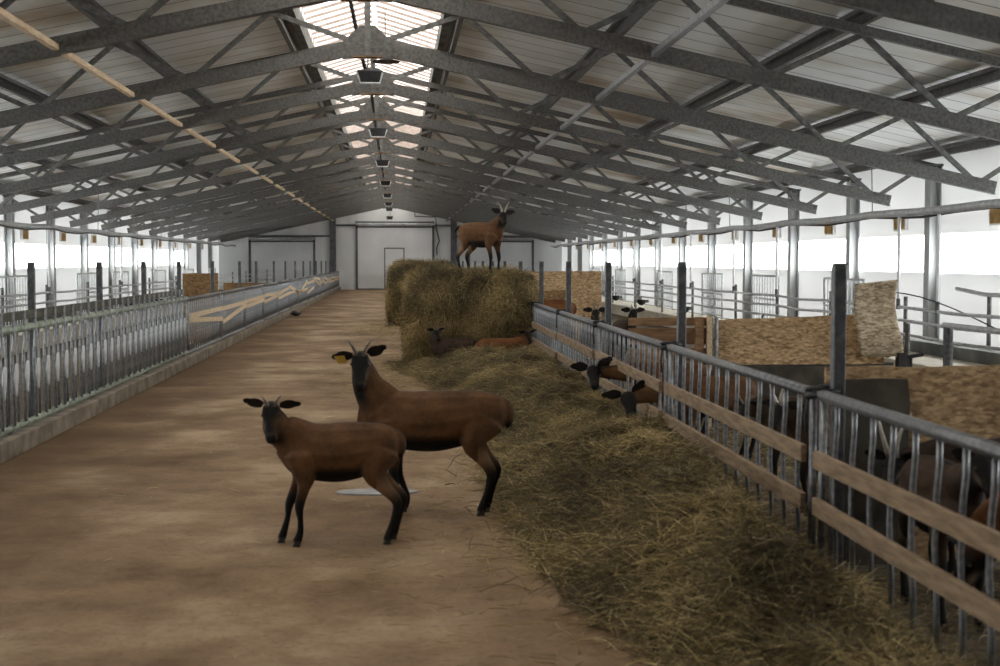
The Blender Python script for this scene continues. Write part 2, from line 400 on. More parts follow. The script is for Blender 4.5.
# ridge light: raised polycarbonate cap over ribs
sk = structure(thing('window_1', 'translucent ridge skylight running the length of the roof', 'skylight', (RX, 0, ROOF0)))
b = MB()
prof = [(-SKY, -.10), (-SKY, .16), (0, .50), (SKY, .16), (SKY, -.10)]
for i in range(len(prof) - 1):
    (xa, za), (xb, zb) = prof[i], prof[i + 1]
    b.add([(xa, YS, za), (xb, YS, zb), (xb, Y1, zb), (xa, Y1, za)], [(0, 1, 2, 3)])
b.build('pane', M['skypane'], sk)
b = MB()
y = YS + .3
while y < Y1:
    for s in (-1, 1):
        b.bar((s * SKY, y, .14), (s * .04, y, .47), .035, .05)
    b.bar((-SKY, y, -.12), (-SKY, y, .16), .03, .04); b.bar((SKY, y, -.12), (SKY, y, .16), .03, .04)
    y += .52
M['ribs'] = noisy('ridge_frame', (.30, .24, .21), (.42, .35, .31), 8, .6, 0, bump=0)
b.build('window_frame', M['ribs'], sk)
b = MB()
for s in (-1, 1):
    b.box(s * SKY - .06, s * SKY + .06, YS, Y1, -.36, -.10)
b.add([(-SKY, YS, -.24), (SKY, YS, -.24), (SKY, YS, .16), (0, YS, .50), (-SKY, YS, .16)], [(0, 1, 2, 3, 4)])
b.build('curb', M['darkconcrete'], sk)

# window bays along both walls
n = 2
for side, x in ((-1, WL), (1, WR)):
    for k in range(-4, 11):
        ya, yb = TY + k * TS, TY + (k + 1) * TS
        ya = max(ya, Y0); yb = min(yb, Y1)
        w = structure(bpy.data.objects.new('window_%d' % n, None)); COL.objects.link(w); n += 1
        w.location = (x + side * .06, (ya + yb) / 2, WZ0); L = (yb - ya) / 2
        h = WZ1 - WZ0
        MB().box(-.004, .004, -L, L, 0, h).build('pane', M['pane'], w)
        f = MB().box(-.03, .03, -L, L, -.02, .02).box(-.03, .03, -L, L, h - .02, h + .02).box(-.02, .02, -.012, .012, 0, h)
        f.build('window_frame', M['white_pipe'], w)

# ------------------------------------------------------------------ roof trusses
SEP = .74                 # chord spacing
CB = 4.487                # bottom chord centre at the ridge
def cz(d): return CB - SLOPE * d
def tz(d): return CB + SEP - SLOPE * d
CE = 8.72
Bn = [0, 2.35, 4.38, 6.4, 8.43]
Tn = [1.3, 3.35, 5.4, 7.4]
tr = thing('roof_truss', '', 'roof truss', (RX, 0, 0))
for s in (-1, 1):
    c = MB()
    p, q = Vector((s * .10, 0, cz(.10))), Vector((s * CE, 0, cz(CE)))
    c.bar(p, q, .012, .18)
    for dz in (-.085, .085):
        c.bar(p + Vector((0, .04, dz)), q + Vector((0, .04, dz)), .09, .012)
    c.bar(p + Vector((0, .085, 0)), q + Vector((0, .085, 0)), .012, .18)
    c.build('bottom_chord', M['chord'], tr)
    c = MB(); L = 9.5
    p, q = Vector((s * .05, 0, tz(.05))), Vector((s * L, 0, tz(L)))
    c.bar(p, q, .08, .10); c.build('top_chord', M['chord'], tr)
    def web(a, bb):
        w = MB(); w.bar((s * a[0], .04, a[1]), (s * bb[0], .04, bb[1]), .05, .065)
        w.build('web_bar', M['steel'], tr)
    for i, t in enumerate(Tn):
        T = (t, tz(t) - .03)
        web((Bn[i] + (.12 if i == 0 else 0), cz(Bn[i]) + .03), T)
        web(T, (Bn[i + 1], cz(Bn[i + 1]) + .03))
    web((8.5, cz(8.5) + .03), (9.3, tz(9.3) - .03))
g = MB()
g.add([(-.34, -.02, cz(.34) - .12), (-.15, -.02, cz(0) - .17), (.15, -.02, cz(0) - .17), (.34, -.02, cz(.34) - .12), (.34, -.02, cz(.34) + .11), (.10, -.02, CB + .26), (-.10, -.02, CB + .26), (-.34, -.02, cz(.34) + .11)] +
      [(-.34, -.005, cz(.34) - .12), (-.15, -.005, cz(0) - .17), (.15, -.005, cz(0) - .17), (.34, -.005, cz(.34) - .12), (.34, -.005, cz(.34) + .11), (.10, -.005, CB + .26), (-.10, -.005, CB + .26), (-.34, -.005, cz(.34) + .11)],
      [tuple(range(8)), tuple(range(15, 7, -1))] + [(i, i + 8, (i + 1) % 8 + 8, (i + 1) % 8) for i in range(8)])
g.build('gusset_plate', M['chord'], tr)
g = MB().box(-.04, .04, -.035, -.005, CB - .14, CB + SEP + .02).box(.045, .11, -.03, -.01, CB + .04, CB + .06).box(.045, .11, -.03, -.01, CB - .04, CB - .02)
g.build('king_post', M['steel'], tr)
g = MB().box(-.20, .20, -.06, .12, CB - .165, CB - .15)
g.build('foot_plate', M['browntimber'], tr)
first = True; n = 0
for k in range(-5, 14):
    o = tr if first else copy_tree(tr); first = False
    o.location = (RX, TY + k * TS, 0)
    vis = k + 3
    if k < -2: tag(o, 'grey steel roof truss overhead behind the camera end of the barn', group='roof trusses overhead')
    else: tag(o, '%s grey steel roof truss counting from the camera towards the far gate' % ORD[k + 2], group='roof trusses along the barn')

# purlins and long ties
for s, sd in ((-1, 'left'), (1, 'right')):
    for i, d in enumerate([1.3, 3.35, 5.4, 7.4, 9.25]):
        x = RX + s * d; z = tz(d) + .065
        b = MB().box(x - .035, x + .035, Y0, Y1, z, z + .15).box(x - .035 - s * .09, x + .035 - s * .09, Y0, Y1, z + .10, z + .15)
        tag(b.build('purlin', M['chord']), 'dark steel purlin under the %s roof slope, %s down from the ridge' % (sd, ORD[i]), 'purlin', 'purlins under the %s slope' % sd)
    d = 3.12; x = RX + s * d
    b = MB().box(x - .035, x + .035, Y0, Y1 - .02, cz(d) - .05, cz(d) + .01)
    tag(b.build('tie_bar', M['lighttimber'] if s < 0 else M['galv']),
        'pale beige tie batten running under the left truss chords' if s < 0 else 'light grey tie bar running under the right truss chords', 'tie bar')

# ------------------------------------------------------------------ columns
def make_column():
    r = thing('steel_column', '', 'column')
    w, f = .24, .20
    b = MB().box(-f / 2, -f / 2 + .012, -w / 2, w / 2, 0, 3.2).box(f / 2 - .012, f / 2, -w / 2, w / 2, 0, 3.2).box(-f / 2, f / 2, -.006, .006, 0, 3.2)
    b.build('shaft', M['column'], r)
    MB().box(-.16, .16, -.16, .16, 0, .02).build('base_plate', M['steel'], r)
    MB().box(-.12, .12, -.14, .14, 3.2, 3.24).build('cap_plate', M['steel'], r)
    return r
col0 = make_column(); first = True
for s, x, sd in ((-1, WL + .12, 'left'), (1, WR - .12, 'right')):
    n = 0
    for k in range(-5, 14):
        o = col0 if first else copy_tree(col0); first = False
        y = TY + k * TS
        o.location = (x, y, -.01)
        seen = (k >= 1) if s > 0 else (k >= 4)
        if seen:
            tag(o, 'pale steel column at the %s window wall, %s visible from the camera' % (sd, ORD[n]), group='columns of the %s wall' % sd); n += 1
        else:
            tag(o, 'pale steel column of the %s wall beside the camera, outside the view' % sd, group='near columns of the %s wall' % sd)

# ochre flaps above the windows
f0 = thing('vent_flap', '', 'vent flap')
MB().box(-.03, .03, -.30, .30, -.15, .15).build('frame', M['white_pipe'], f0)
MB().box(-.045, .045, -.24, .24, -.12, .11).build('flap', M['yellow'], f0)
first = True
for s, x, sd in ((-1, WL + .03, 'left'), (1, WR - .03, 'right')):
    n = 0
    for k in range(-3, 13):
        if s > 0 and k < 0: continue
        if s < 0 and k < 3: continue
        o = f0 if first else copy_tree(f0); first = False
        o.location = (x, TY + (k + .42) * TS, 2.29)
        tag(o, 'small ochre flap high on the %s wall above the windows, %s from the camera' % (sd, ORD[n]), group='ochre flaps on the %s wall' % sd); n += 1

# ------------------------------------------------------------------ far wall: gates, columns, girt
def gate(name, x0, x1, h, wicket=None):
    r = structure(bpy.data.objects.new(name, None)); COL.objects.link(r); r.location = ((x0 + x1) / 2, Y1 - .06, 0)
    L = (x1 - x0) / 2
    nsec = 5
    for i in range(nsec):
        za, zb = .03 + i * (h - .03) / nsec, .03 + (i + 1) * (h - .03) / nsec - .012
        MB().box(-L, L, -.02, .03, za, zb).build('gate_section', M['white_gate'], r)
    MB().box(-L - .12, -L, -.06, .04, 0, h + .35).build('side_track', M['dark_gate'], r)
    MB().box(L, L + .12, -.06, .04, 0, h + .35).build('side_track', M['dark_gate'], r)
    MB().box(-L - .12, L + .12, -.06, .04, h, h + .07).box(-L - .1, L + .1, -.10, -.02, h + .24, h + .34).build('header', M['dark_gate'], r)
    MB().tube([(-L - .1, -.14, h + .18), (L + .1, -.14, h + .18)], .07, 10).build('spring_shaft', M['column'], r)
    MB().box(-L, L, -.035, 0, 0, .06).build('bottom_seal', M['dark_gate'], r)
    if wicket:
        a, c, wh = wicket; a -= r.location.x; c -= r.location.x
        wd = MB().box(a, c, -.045, -.02, .08, wh).build('wicket_door', M['white_gate'], r)
        f = MB().box(a - .06, a, -.06, -.02, .05, wh + .06).box(c, c + .06, -.06, -.02, .05, wh + .06).box(a - .06, c + .06, -.06, -.02, wh, wh + .06)
        f.build('door_frame', M['dark_gate'], wd)
    return r
gate('door_1', -2.15, 1.95, 3.42, (-.64, .36, 2.25))
gate('door_2', -8.0, -4.6, 2.62)
gate('door_3', 4.05, 7.5, 2.62)
for x, lb in ((-3.52, 'left'), (3.15, 'right')):
    z = roofz(x) - .05
    tag(MB().box(x - .17, x + .17, Y1 - .24, Y1 - .228, 0, z).box(x - .17, x + .17, Y1 - .012, Y1, 0, z).box(x - .006, x + .006, Y1 - .24, Y1, 0, z).box(x - .17, x + .17, Y1 - .02, Y1, 0, z)
        .build('gable_column', M['dark_gate']), 'dark steel column on the far wall to the %s of the central gate' % lb, 'column')
for x0, x1, z, lb in ((-9.7, -3.7, 2.90, 'left of the left gable column'), (-3.35, -2.28, 3.5, 'between left gable column and central gate'), (2.08, 2.98, 3.5, 'between central gate and right gable column'), (3.32, 9.1, 2.90, 'right of the right gable column')):
    tag(MB().box(x0, x1, Y1 - .10, Y1 - .02, z, z + .10).build('girt', M['dark_gate']), 'dark horizontal girt on the far wall, ' + lb, 'girt')
tag(MB().tube([(1.0, Y1 - .15, 4.6), (1.0, Y1 - .15, 4.05), (2.15, Y1 - .15, 4.0), (2.2, Y1 - .15, 3.3), (2.35, Y1 - .15, 2.7), (2.2, Y1 - .15, 2.3), (2.22, Y1 - .15, 1.9)], .035, 6).build('cable', M['black']),
    'black cable hanging beside the central gate on the far wall', 'cable')

# ------------------------------------------------------------------ ridge lamps
def make_lamp():
    r = thing('hanging_lamp', '', 'lamp')
    b = MB(); w, d = .19, .14
    b.add([(-w, -d, .10), (w, -d, .10), (w, d, .10), (-w, d, .10), (-w * .78, -d * .8, -.08), (w * .78, -d * .8, -.08), (w * .78, d * .8, -.08), (-w * .78, d * .8, -.08)],
          [(0, 1, 2, 3)[::-1], (4, 5, 6, 7), (0, 4, 5, 1)[::-1], (1, 5, 6, 2)[::-1], (2, 6, 7, 3)[::-1], (3, 7, 4, 0)[::-1]])
    b.build('housing', M['black'], r, bevel=.02)
    e = MB()
    pts = [(-w * .98, -d - .003, .06), (-w * .74, -d * .78, -.088), (w * .74, -d * .78, -.088), (w * .98, -d - .003, .06)]
    e.tube(pts, .018, 6)
    e.build('rim', M['rim'], r)
    h = MB()
    h.tube([(-.05, 0, .09), (-.03, 0, .2), (-.03, 0, .30)], .012, 6).tube([(.06, 0, .09), (.04, 0, .2), (.04, 0, .30)], .012, 6)
    h.build('hanger', M['steel'], r)
    return r
lm = make_lamp()
for i, (y, z) in enumerate([(20.5, 4.26), (29.2, 4.25), (38.3, 4.25), (48.2, 4.25), (57.5, 4.25), (66, 4.25), (71.5, 4.2), (75.6, 3.9)]):
    o = lm if i == 0 else copy_tree(lm)
    o.location = (RX + .0, y, z)
    tag(o, 'dark box lamp hanging under the ridge, %s from the camera' % ORD[i], group='lamps under the ridge')
d = thing('dish_lamp', 'flat dark disc hanging on a thin rod just behind the nearest ridge lamp', 'lamp', (RX + .22, 21.2, 4.60))
b = MB(); N = 28
pr_ = [(0, .03), (.06, .03), (.07, .015), (.22, .0), (.215, -.012), (0, -.006)]
vs = []; fs = []
for j, (r_, z_) in enumerate(pr_):
    for k in range(N): vs.append((r_ * math.cos(2 * PI * k / N), r_ * math.sin(2 * PI * k / N), z_))
for j in range(len(pr_) - 1):
    for k in range(N): fs.append((j * N + k, j * N + (k + 1) % N, (j + 1) * N + (k + 1) % N, (j + 1) * N + k))
b.add(vs, fs).build('shade', M['black'], d)
MB().tube([(0, 0, .02), (0, 0, .75)], .008, 6).build('rod', M['steel'], d)
tag(MB().tube([(-.66, 19.3, 5.5), (-.62, 19.4, 5.15), (-.55, 19.5, 4.8), (-.50, 19.8, 4.55), (-.46, 20.4, 4.42), (-.44, 24, 4.62), (-.44, 29, 4.42), (-.44, 38, 4.45), (-.44, 60, 4.5), (-.44, 75, 4.5)], .028, 8, ).build('power_cable', M['black']),
    'thick black cable dropping from the skylight to the ridge lamps', 'cable')

# ------------------------------------------------------------------ overhead water pipes and drops
for s, sd in ((-1, 'left'), (1, 'right')):
    pts = [(s * 6.6 + .02 * math.sin(y), y, 2.24 - .025 * abs(math.sin((y - TY) / TS * PI))) for y in np.arange(Y0 + .2, 58 if s < 0 else 60, 1.0)]
    r = thing('overhead_pipe', 'long grey water pipe hung under the %s truss ends' % sd, 'pipe')
    MB().tube(pts, .05, 8).build('pipe', M['rail'], r, smooth=True)
    MB().tube([(p[0] + .05, p[1], p[2] - .05 + .02 * math.sin(p[1] * 1.7)) for p in pts], .018, 6).build('cable', M['black'] if s > 0 else M['steel'], r)
    for k in range(-4, 9):
        y = TY + k * TS + .05
        MB().tube([(s * 6.6, y, 2.26), (s * 6.58, y, cz(6.2) - .1)], .008, 5).build('hanger', M['steel'], r)

# ------------------------------------------------------------------ pen side rails with drinkers
def rail_run(side, X, ys, y_end, zs, name_lb, gate_ys=()):
    r = thing('pipe_rail_fence', name_lb, 'fence')
    for z in zs:
        pts = []
        for i in range(len(ys) - 1):
            a, b_ = ys[i], ys[i + 1]
            for t in (0, .5): 
                y = a + (b_ - a) * t
                pts.append((X, y, z - .02 * math.sin(t * PI) + .006 * math.sin(y * 3)))
        pts.append((X, ys[-1], z))
        MB().tube(pts, .021, 8).build('rail', M['rail'], r, smooth=True)
    for y in ys:
        MB().tube([(X + side * .045, y, .3), (X + side * .045, y, zs[0] + .14)], .028, 8).build('post', M['steel'], r)
    return r
ysR = [12.2, 14.2, 17.75, 20.9, 23.9, 26.9, 30.9, 34.5, 38.5, 42.5, 47, 52, 57, 62, 67, 72, 76.5]
rail_run(1, 6.6, ysR, 82, (.99, .82, .64), 'three-pipe rail fence above the pale ledge in the right pens')
ysL = [12, 15, 18, 21, 24, 27, 30.5, 34, 38, 42.5, 47, 52, 57, 62, 67, 72, 76.5]
rail_run(-1, -6.6, ysL, 82, (1.0, .82, .64), 'three-pipe rail fence above the ledge in the left pens')
for s, sd in ((1, 'right'), (-1, 'left')):
    x0, x1 = sorted((s * 6.52, s * 7.35))
    tag(MB().box(x0, x1, 9, Y1, -.01, .30).build('ledge', M['platform'], bevel=.02), 'long pale concrete ledge in the %s pens' % sd, 'ledge')
    x0, x1 = sorted((s * 7.35, s * 7.55))
    tag(MB().box(x0, x1, 9, 24 if s > 0 else 44, -.01, .46).build('upstand', M['darkconcrete']), 'dark concrete upstand behind the %s ledge' % sd, 'low wall')

def bar_gate():
    r = thing('bar_gate', '', 'gate')
    MB().tube([(0, -1, 0), (0, -1, 1.0), (0, 1, 1.0), (0, 1, 0)], .022, 8).tube([(0, -1, .08), (0, 1, .08)], .02, 8).tube([(0, -1, .55), (0, 1, .55)], .018, 8).build('frame', M['rail'], r, smooth=True)
    for i in range(9):
        y = -.8 + i * .2
        MB().tube([(0, y, .08), (0, y, 1.0)], .012, 6).build('bar', M['rail'], r)
    return r
bg = bar_gate(); first = True
for s, sd in ((1, 'right'), (-1, 'left')):
    n = 0
    for y in ((22.0, 26.8, 31.4, 37.0, 44.5, 50, 58) if s > 0 else (26.8, 33, 37, 43, 49, 55)):
        o = bg if first else copy_tree(bg); first = False
        o.location = (s * 7.2, y, .30)
        tag(o, 'galvanised bar gate standing near the %s window wall, %s from the camera' % (sd, ORD[n]), group='bar gates near the %s wall' % sd); n += 1
# upper water rail, near right
r = thing('water_rail', 'single upper water pipe on short stands near the right wall', 'pipe')
MB().tube([(7.6, 8, 1.16), (7.6, 17.5, 1.16), (7.6, 18.4, 1.22)], .028, 8).build('pipe', M['rail'], r, smooth=True)
for y in (11.0, 14.4, 17.4): MB().tube([(7.62, y, .0), (7.62, y, 1.15)], .03, 8).build('stand', M['steel'], r)
# thick short post with plug
tag(MB().tube([(6.35, 15.6, 0), (6.35, 15.6, .88)], .055, 12).build('short_post', M['post']), 'short thick dark post in front of the right rails', 'post')
tag(MB().tube([(6.3, 15.6, .86), (6.3, 9.0, .86)], .03, 8).build('gate_rail', M['rail']), 'single grey pipe running from the short thick post', 'pipe')
tag(MB().tube([(6.3 + .9 * t, 17.4 - 4.5 * t, 1.2 - .8 * math.sin(t * 2.2) * t - .05 * t) for t in np.linspace(0, 1, 14)], .008, 6).build('hose', M['black']),
    'thin black hose sagging across the near right rails', 'hose')

def make_drop():
    r = thing('drop_pipe', '', 'pipe')
    MB().tube([(0, 0, .0), (0, 0, 1.28)], .024, 8).build('pipe', M['white_pipe'], r)
    MB().tube([(0, 0, -.02), (0, 0, .12)], .028, 8).build('fitting', M['steel'], r)
    return r
dp = make_drop(); first = True
for s, sd, ys in ((1, 'right', [16.56, 17.9, 23.8, 26.9, 30.9, 34.5, 38.5]), (-1, 'left', [15.0, 18.0, 21.0, 27, 34, 42.5])):
    for n, y in enumerate(ys):
        o = dp if first else copy_tree(dp); first = False
        o.location = (s * 6.6, y, .98)
        tag(o, 'white drop pipe from the overhead pipe to the %s rails, %s from the camera' % (sd, ORD[n]), group='white drop pipes on the %s' % sd)

def make_drinker():
    r = thing('drinking_bowl', '', 'drinker')
    N = 16; prof = [(.02, -.10), (.09, -.06), (.12, .03), (.125, .05), (.105, .05), (.08, -.03), (0, -.05)]
    vs = []; fs = []
    for j, (r_, z_) in enumerate(prof):
        for k in range(N): vs.append((r_ * math.cos(2 * PI * k / N), r_ * .85 * math.sin(2 * PI * k / N), z_))
    for j in range(len(prof) - 1):
        for k in range(N): fs.append((j * N + k, j * N + (k + 1) % N, (j + 1) * N + (k + 1) % N, (j + 1) * N + k))
    MB().add(vs, fs).build('bowl', M['black'], r, smooth=True)
    MB().tube([(.0, .06, .0), (0, .06, .10), (0, -.02, .13)], .022, 8).build('valve', M['galv'], r, smooth=True)
    MB().bar((.10, 0, .0), (.19, 0, .02), .05, .07).build('bracket', M['steel'], r)
    return r
dk = make_drinker(); first = True
for s, sd, ys in ((1, 'right', [17.5, 24.0, 30.7, 36.2, 40.5, 44.5]), (-1, 'left', [30.5, 34, 38])):
    for n, y in enumerate(ys):
        o = dk if first else copy_tree(dk); first = False
        o.location = (s * 6.42, y, .52); o.rotation_euler = (0, 0, 0 if s > 0 else PI)
        tag(o, 'black drinking bowl on the %s rails, %s from the camera' % (sd, ORD[n]), group='drinking bowls on the %s rails' % sd)

# ------------------------------------------------------------------ left feed fence
# self-locking stanchion section
LX = -3.17
r = thing('headlock_fence', 'galvanised self-locking feed fence with green pipe, nearest on the left kerb', 'feed fence', (LX, 0, 0))
ya, yb = 8.6, 21.25
MB().tube([(0, ya, .22), (0, yb, .22)], .026, 10).build('bottom_rail', M['greenpipe'], r, smooth=True)
MB().tube([(0, ya, 1.03), (0, yb, 1.03)], .034, 10).build('top_rail', M['greenpipe'], r, smooth=True)
MB().box(-.09, -.055, ya, yb, 1.09, 1.165).build('rear_rail', M['darkgreen'], r, bevel=.006)
lock = None; y = ya + .1
nlk = int((yb - ya - .2) / .35)
fb = MB().tube([(0, 0, .22), (0, 0, 1.03)], .0105, 6)
fbm = None; hb = None; rg = None
for i in range(nlk):
    y = ya + .12 + i * .35
    for dy in (0, .20):
        if fbm is None:
            fbm = fb.build('upright', M['galv'], r, smooth=True); o = fbm
        else: o = fbm.copy(); COL.objects.link(o)
        o.location = (0, y + dy, 0)
    if hb is None:
        hb = MB().tube([(.03, .12, .24), (.03, .10, .50), (.03, .05, .70), (.03, .07, .84), (.03, .13, .93), (.03, .12, 1.02), (.03, .12, 1.18)], .013, 6).build('locking_bar', M['galv'], r, smooth=True)
        lp = [(.045, .13 + .028 * math.cos(a) + .02 * math.sin(a), .62 + .13 * math.sin(a)) for a in np.linspace(0, 2 * PI, 14, endpoint=False)]
        rg = MB().tube(lp, .011, 6, closed=True).build('neck_loop', M['rail'], r, smooth=True)
        o1, o2 = hb, rg
    else:
        o1 = hb.copy(); o2 = rg.copy(); COL.objects.link(o1); COL.objects.link(o2)
    o1.location = (0, y, 0); o2.location = (0, y, 0)
for y in np.arange(ya, yb, 3.15):
    MB().tube([(-.05, y, .16), (-.05, y, 1.02)], .026, 8).build('post', M['steel'], r)

# plain bar panels with boards
def panel(L, nb, z0=.20, z1=1.02, kink=0.0, mat_top='railsteel', br=.011):
    r = thing('fence_panel', '', 'fence panel')
    MB().tube([(0, 0, z1), (0, L, z1)], .028, 10).build('top_rail', M[mat_top], r, smooth=True)
    MB().tube([(0, 0, z0), (0, L, z0)], .022, 10).build('bottom_rail', M['galv'], r, smooth=True)
    for yy in (.03, L - .03):
        MB().tube([(0, yy, z0), (0, yy, z1)], .02, 8).build('end_bar', M['galv'], r, smooth=True)
    bm = None
    for i in range(nb):
        yy = (i + 1) * L / (nb + 1)
        if bm is None:
            zz = z1 - z0
            bm = MB().tube([(0, 0, z0), (0, kink * .2, z0 + zz * .25), (0, kink, z0 + zz * .5), (0, kink * .7, z0 + zz * .72), (0, 0, z0 + zz * .86), (0, 0, z1)], br, 6).build('bar', M['galv'], r, smooth=True); o = bm
        else: o = bm.copy(); COL.objects.link(o)
        o.location = (0, yy, 0)
    return r
P0 = panel(3.93, 16)
PL = 3.95
boards = [((.76, .75), (.70, .56)), ((.74, .74), (.50, .68)), ((.75, .76), (.65, .68)), ((.78, .74), (.62, .70)), ((.72, .82), (.60, .66)), ((.84, .56), (.66, .62)),
          ((.55, .88), (.60, .62)), ((.80, .84), (.46, .60)), ((.92, .60), (.95, .84)), ((.60, .90), (.70, .70)), ((.85, .70), (.60, .72)), ((.72, .78), (.62, .60)), ((.8, .7), (.6, .66)), ((.7, .8), (.6, .6)), ((.8, .8), (.6, .6)), ((.8, .8), (.6, .6))]
for i in range(14):
    y = 21.3 + i * PL
    o = P0 if i == 0 else copy_tree(P0)
    o.location = (LX, y, 0)
    tag(o, 'grey barred fence panel on the left kerb with nailed battens, %s beyond the locking section' % ORD[i], group='barred panels along the left kerb')
    if i == 0: todo = []
    todo.append(o)
for i, o in enumerate(todo):
    for (za, zb) in boards[i]:
        MB().bar((.045, .02, za), (.045, PL - .06, zb), .022, .075).build('batten', M['lighttimber'], o)

# left posts
def post(h, w=.075):
    r = thing('steel_post', '', 'post')
    MB().box(-w / 2, w / 2, -w / 2, w / 2, 0, h).build('shaft', M['post'], r, bevel=.008)
    MB().box(-w / 2 - .003, w / 2 + .003, -w / 2 - .003, w / 2 + .003, h, h + .008).build('cap', M['steel'], r)
    return r
ps = post(1.58, .062); first = True
ysl = [10.1, 13.09, 16.03, 18.8, 21.8, 25.7, 30.1, 33.6, 38.4] + [42.4 + 4 * k for k in range(9)]
for n, y in enumerate(ysl):
    o = ps if first else copy_tree(ps); first = False
    o.location = (-3.36, y, 0.16 if False else 0)
    if n: tag(o, 'tall square steel post behind the left feed fence, %s visible from the camera' % ORD[n - 1], group='posts behind the left fence')
    else: tag(o, 'tall square steel post behind the left feed fence, beside the camera', group='posts behind the left fence')
# ------------------------------------------------------------------ right feed fence
RXF = 2.03
ypost = [-.5, 3.05, 6.56, 10.27, 13.89, 17.15, 20.4] + [20.4 + 3.5 * k for k in range(1, 17)]
for n, y in enumerate(ypost):
    o = copy_tree(ps); o.location = (2.125, y, 0)
    lb = 'tall square steel post beside the camera, outside the view' if n < 2 else 'tall dark steel post on the right feed fence, %s from the camera' % ORD[n - 2]
    tag(o, lb, group='posts along the right fence')
    if 1 <= n < 8:
        c = MB()
        for dz in (0, .035):
            c.tube([(2.02 + .075 * math.cos(a) + .03, y + .07 * math.sin(a), .945 + dz + .01 * math.sin(2 * a)) for a in np.linspace(0, 2 * PI, 14, endpoint=False)], .012, 6, closed=True)
        c.tube([(1.985, y, .96), (1.975, y + .02, .85), (1.98, y + .01, .76)], .009, 6)
        tag(c.build('rubber_tie', M['black'], smooth=True), 'black rubber tie binding the right fence rail to its post, %s from the camera' % ORD[n - 1], 'tie', 'rubber ties on the right fence')
pR = None
for n in range(len(ypost) - 1):
    ya, yb = ypost[n] + .05, ypost[n + 1] - .05
    L = yb - ya
    o = panel(L, 13, .09, .955, kink=.035, br=.0125) if n < 7 else (pR if n == 7 else None)
    if n == 7: o = panel(3.4, 13, .09, .955, kink=.035); pR = o
    if n > 7: o = copy_tree(pR)
    o.location = (RXF, ya, 0)
    for c in o.children:
        pass
    lb = 'barred fence panel beside the camera on the right, outside the view' if n < 1 else 'barred feed fence panel with two brown boards on the right, %s from the camera' % ORD[n - 1]
    tag(o, lb, group='barred panels along the right fence')
    if n <= 7:
        for zc in (.655, .42):
            t = random.uniform(-.01, .01)
            MB().bar((-.042, .04, zc + t), (-.042, L - .05, zc - t), .03, .085).build('board', M['timber'], o, bevel=.004)

# ------------------------------------------------------------------ chipboard partitions and loose boards
def sheet(name, x0, x1, y, z0, z1, th=.018, sag=0.0, jag=0.0, slope=0.0, nx=24, nz=8, mat='osb'):
    vs = []; fs = []
    for side in (0, 1):
        for i in range(nx + 1):
            for j in range(nz + 1):
                u, v = i / nx, j / nz
                x = x0 + (x1 - x0) * u
                zt = z1 + slope * u + (noise.noise((x * 5, 1.3, y)) * .012)
                z = z0 + (zt - z0) * v
                if i in (0, nx) and jag: x += jag * noise.noise((z * 14, y, i))
                vs.append((x, y + side * th + sag * math.sin(PI * v) * math.sin(PI * u) + .01 * noise.noise((x * 2, z * 2, 0)), z))
    W = nz + 1; K = (nx + 1) * W
    for i in range(nx):
        for j in range(nz):
            a = i * W + j
            fs.append((a, a + W, a + W + 1, a + 1)); fs.append((K + a, K + a + 1, K + a + W + 1, K + a + W))
    for i in range(nx):
        a = i * W; fs.append((a, K + a, K + a + W, a + W)); a += nz; fs.append((a, a + W, K + a + W, K + a))
    for j in range(nz):
        fs.append((j, j + 1, K + j + 1, K + j)); a = nx * W + j; fs.append((a, K + a, K + a + 1, a + 1))
    return MB().add(vs, fs)
r = thing('pen_partition', 'chipboard pen partition behind the nearest right post', 'partition', (0, 7.05, 0))
sheet('s', 2.22, 4.6, 0, .02, 1.05, mat='osb').build('sheet', M['osb'], r)
MB().box(2.22, 4.6, .02, .06, .05, .12).box(2.22, 4.6, .02, .06, .85, .93).build('batten', M['browntimber'], r)
b = sheet('s', 2.27, 2.64, 6.98, .02, .99, jag=.03)
tag(b.build('plywood_board', M['darkboard']), 'dark dirty board standing against the nearest chipboard partition', 'board')

r = thing('pen_partition', 'second pen partition, brown slats on the left and wide chipboard sheet on the right', 'partition', (0, 13.1, 0))
for k, (za, zb) in enumerate(((.98, 1.055), (.80, .955), (.60, .76), (.40, .56), (.2, .36))):
    MB().box(2.2, 3.02, 0, .025, za, zb).build('slat', M['browntimber'], r)
MB().box(2.84, 2.92, -.04, 0, 0, 1.06).build('upright', M['browntimber'], r)
MB().box(2.95, 3.0, -.05, 0, 0, 1.07).build('upright', M['lighttimber'], r)
MB().tube([(3.04, -.04, 0), (3.04, -.04, 1.06)], .02, 8).build('upright', M['galv'], r)
sheet('s', 3.06, 4.7, 0, .60, 1.03, slope=.06, jag=.06).build('sheet', M['osb'], r)
MB().box(3.02, 4.7, 0, .03, .04, .585).build('lower_board', M['darkboard'], r)
MB().tube([(3.02, .03, .60), (4.8, .03, .60)], .015, 6).build('rail', M['steel'], r)
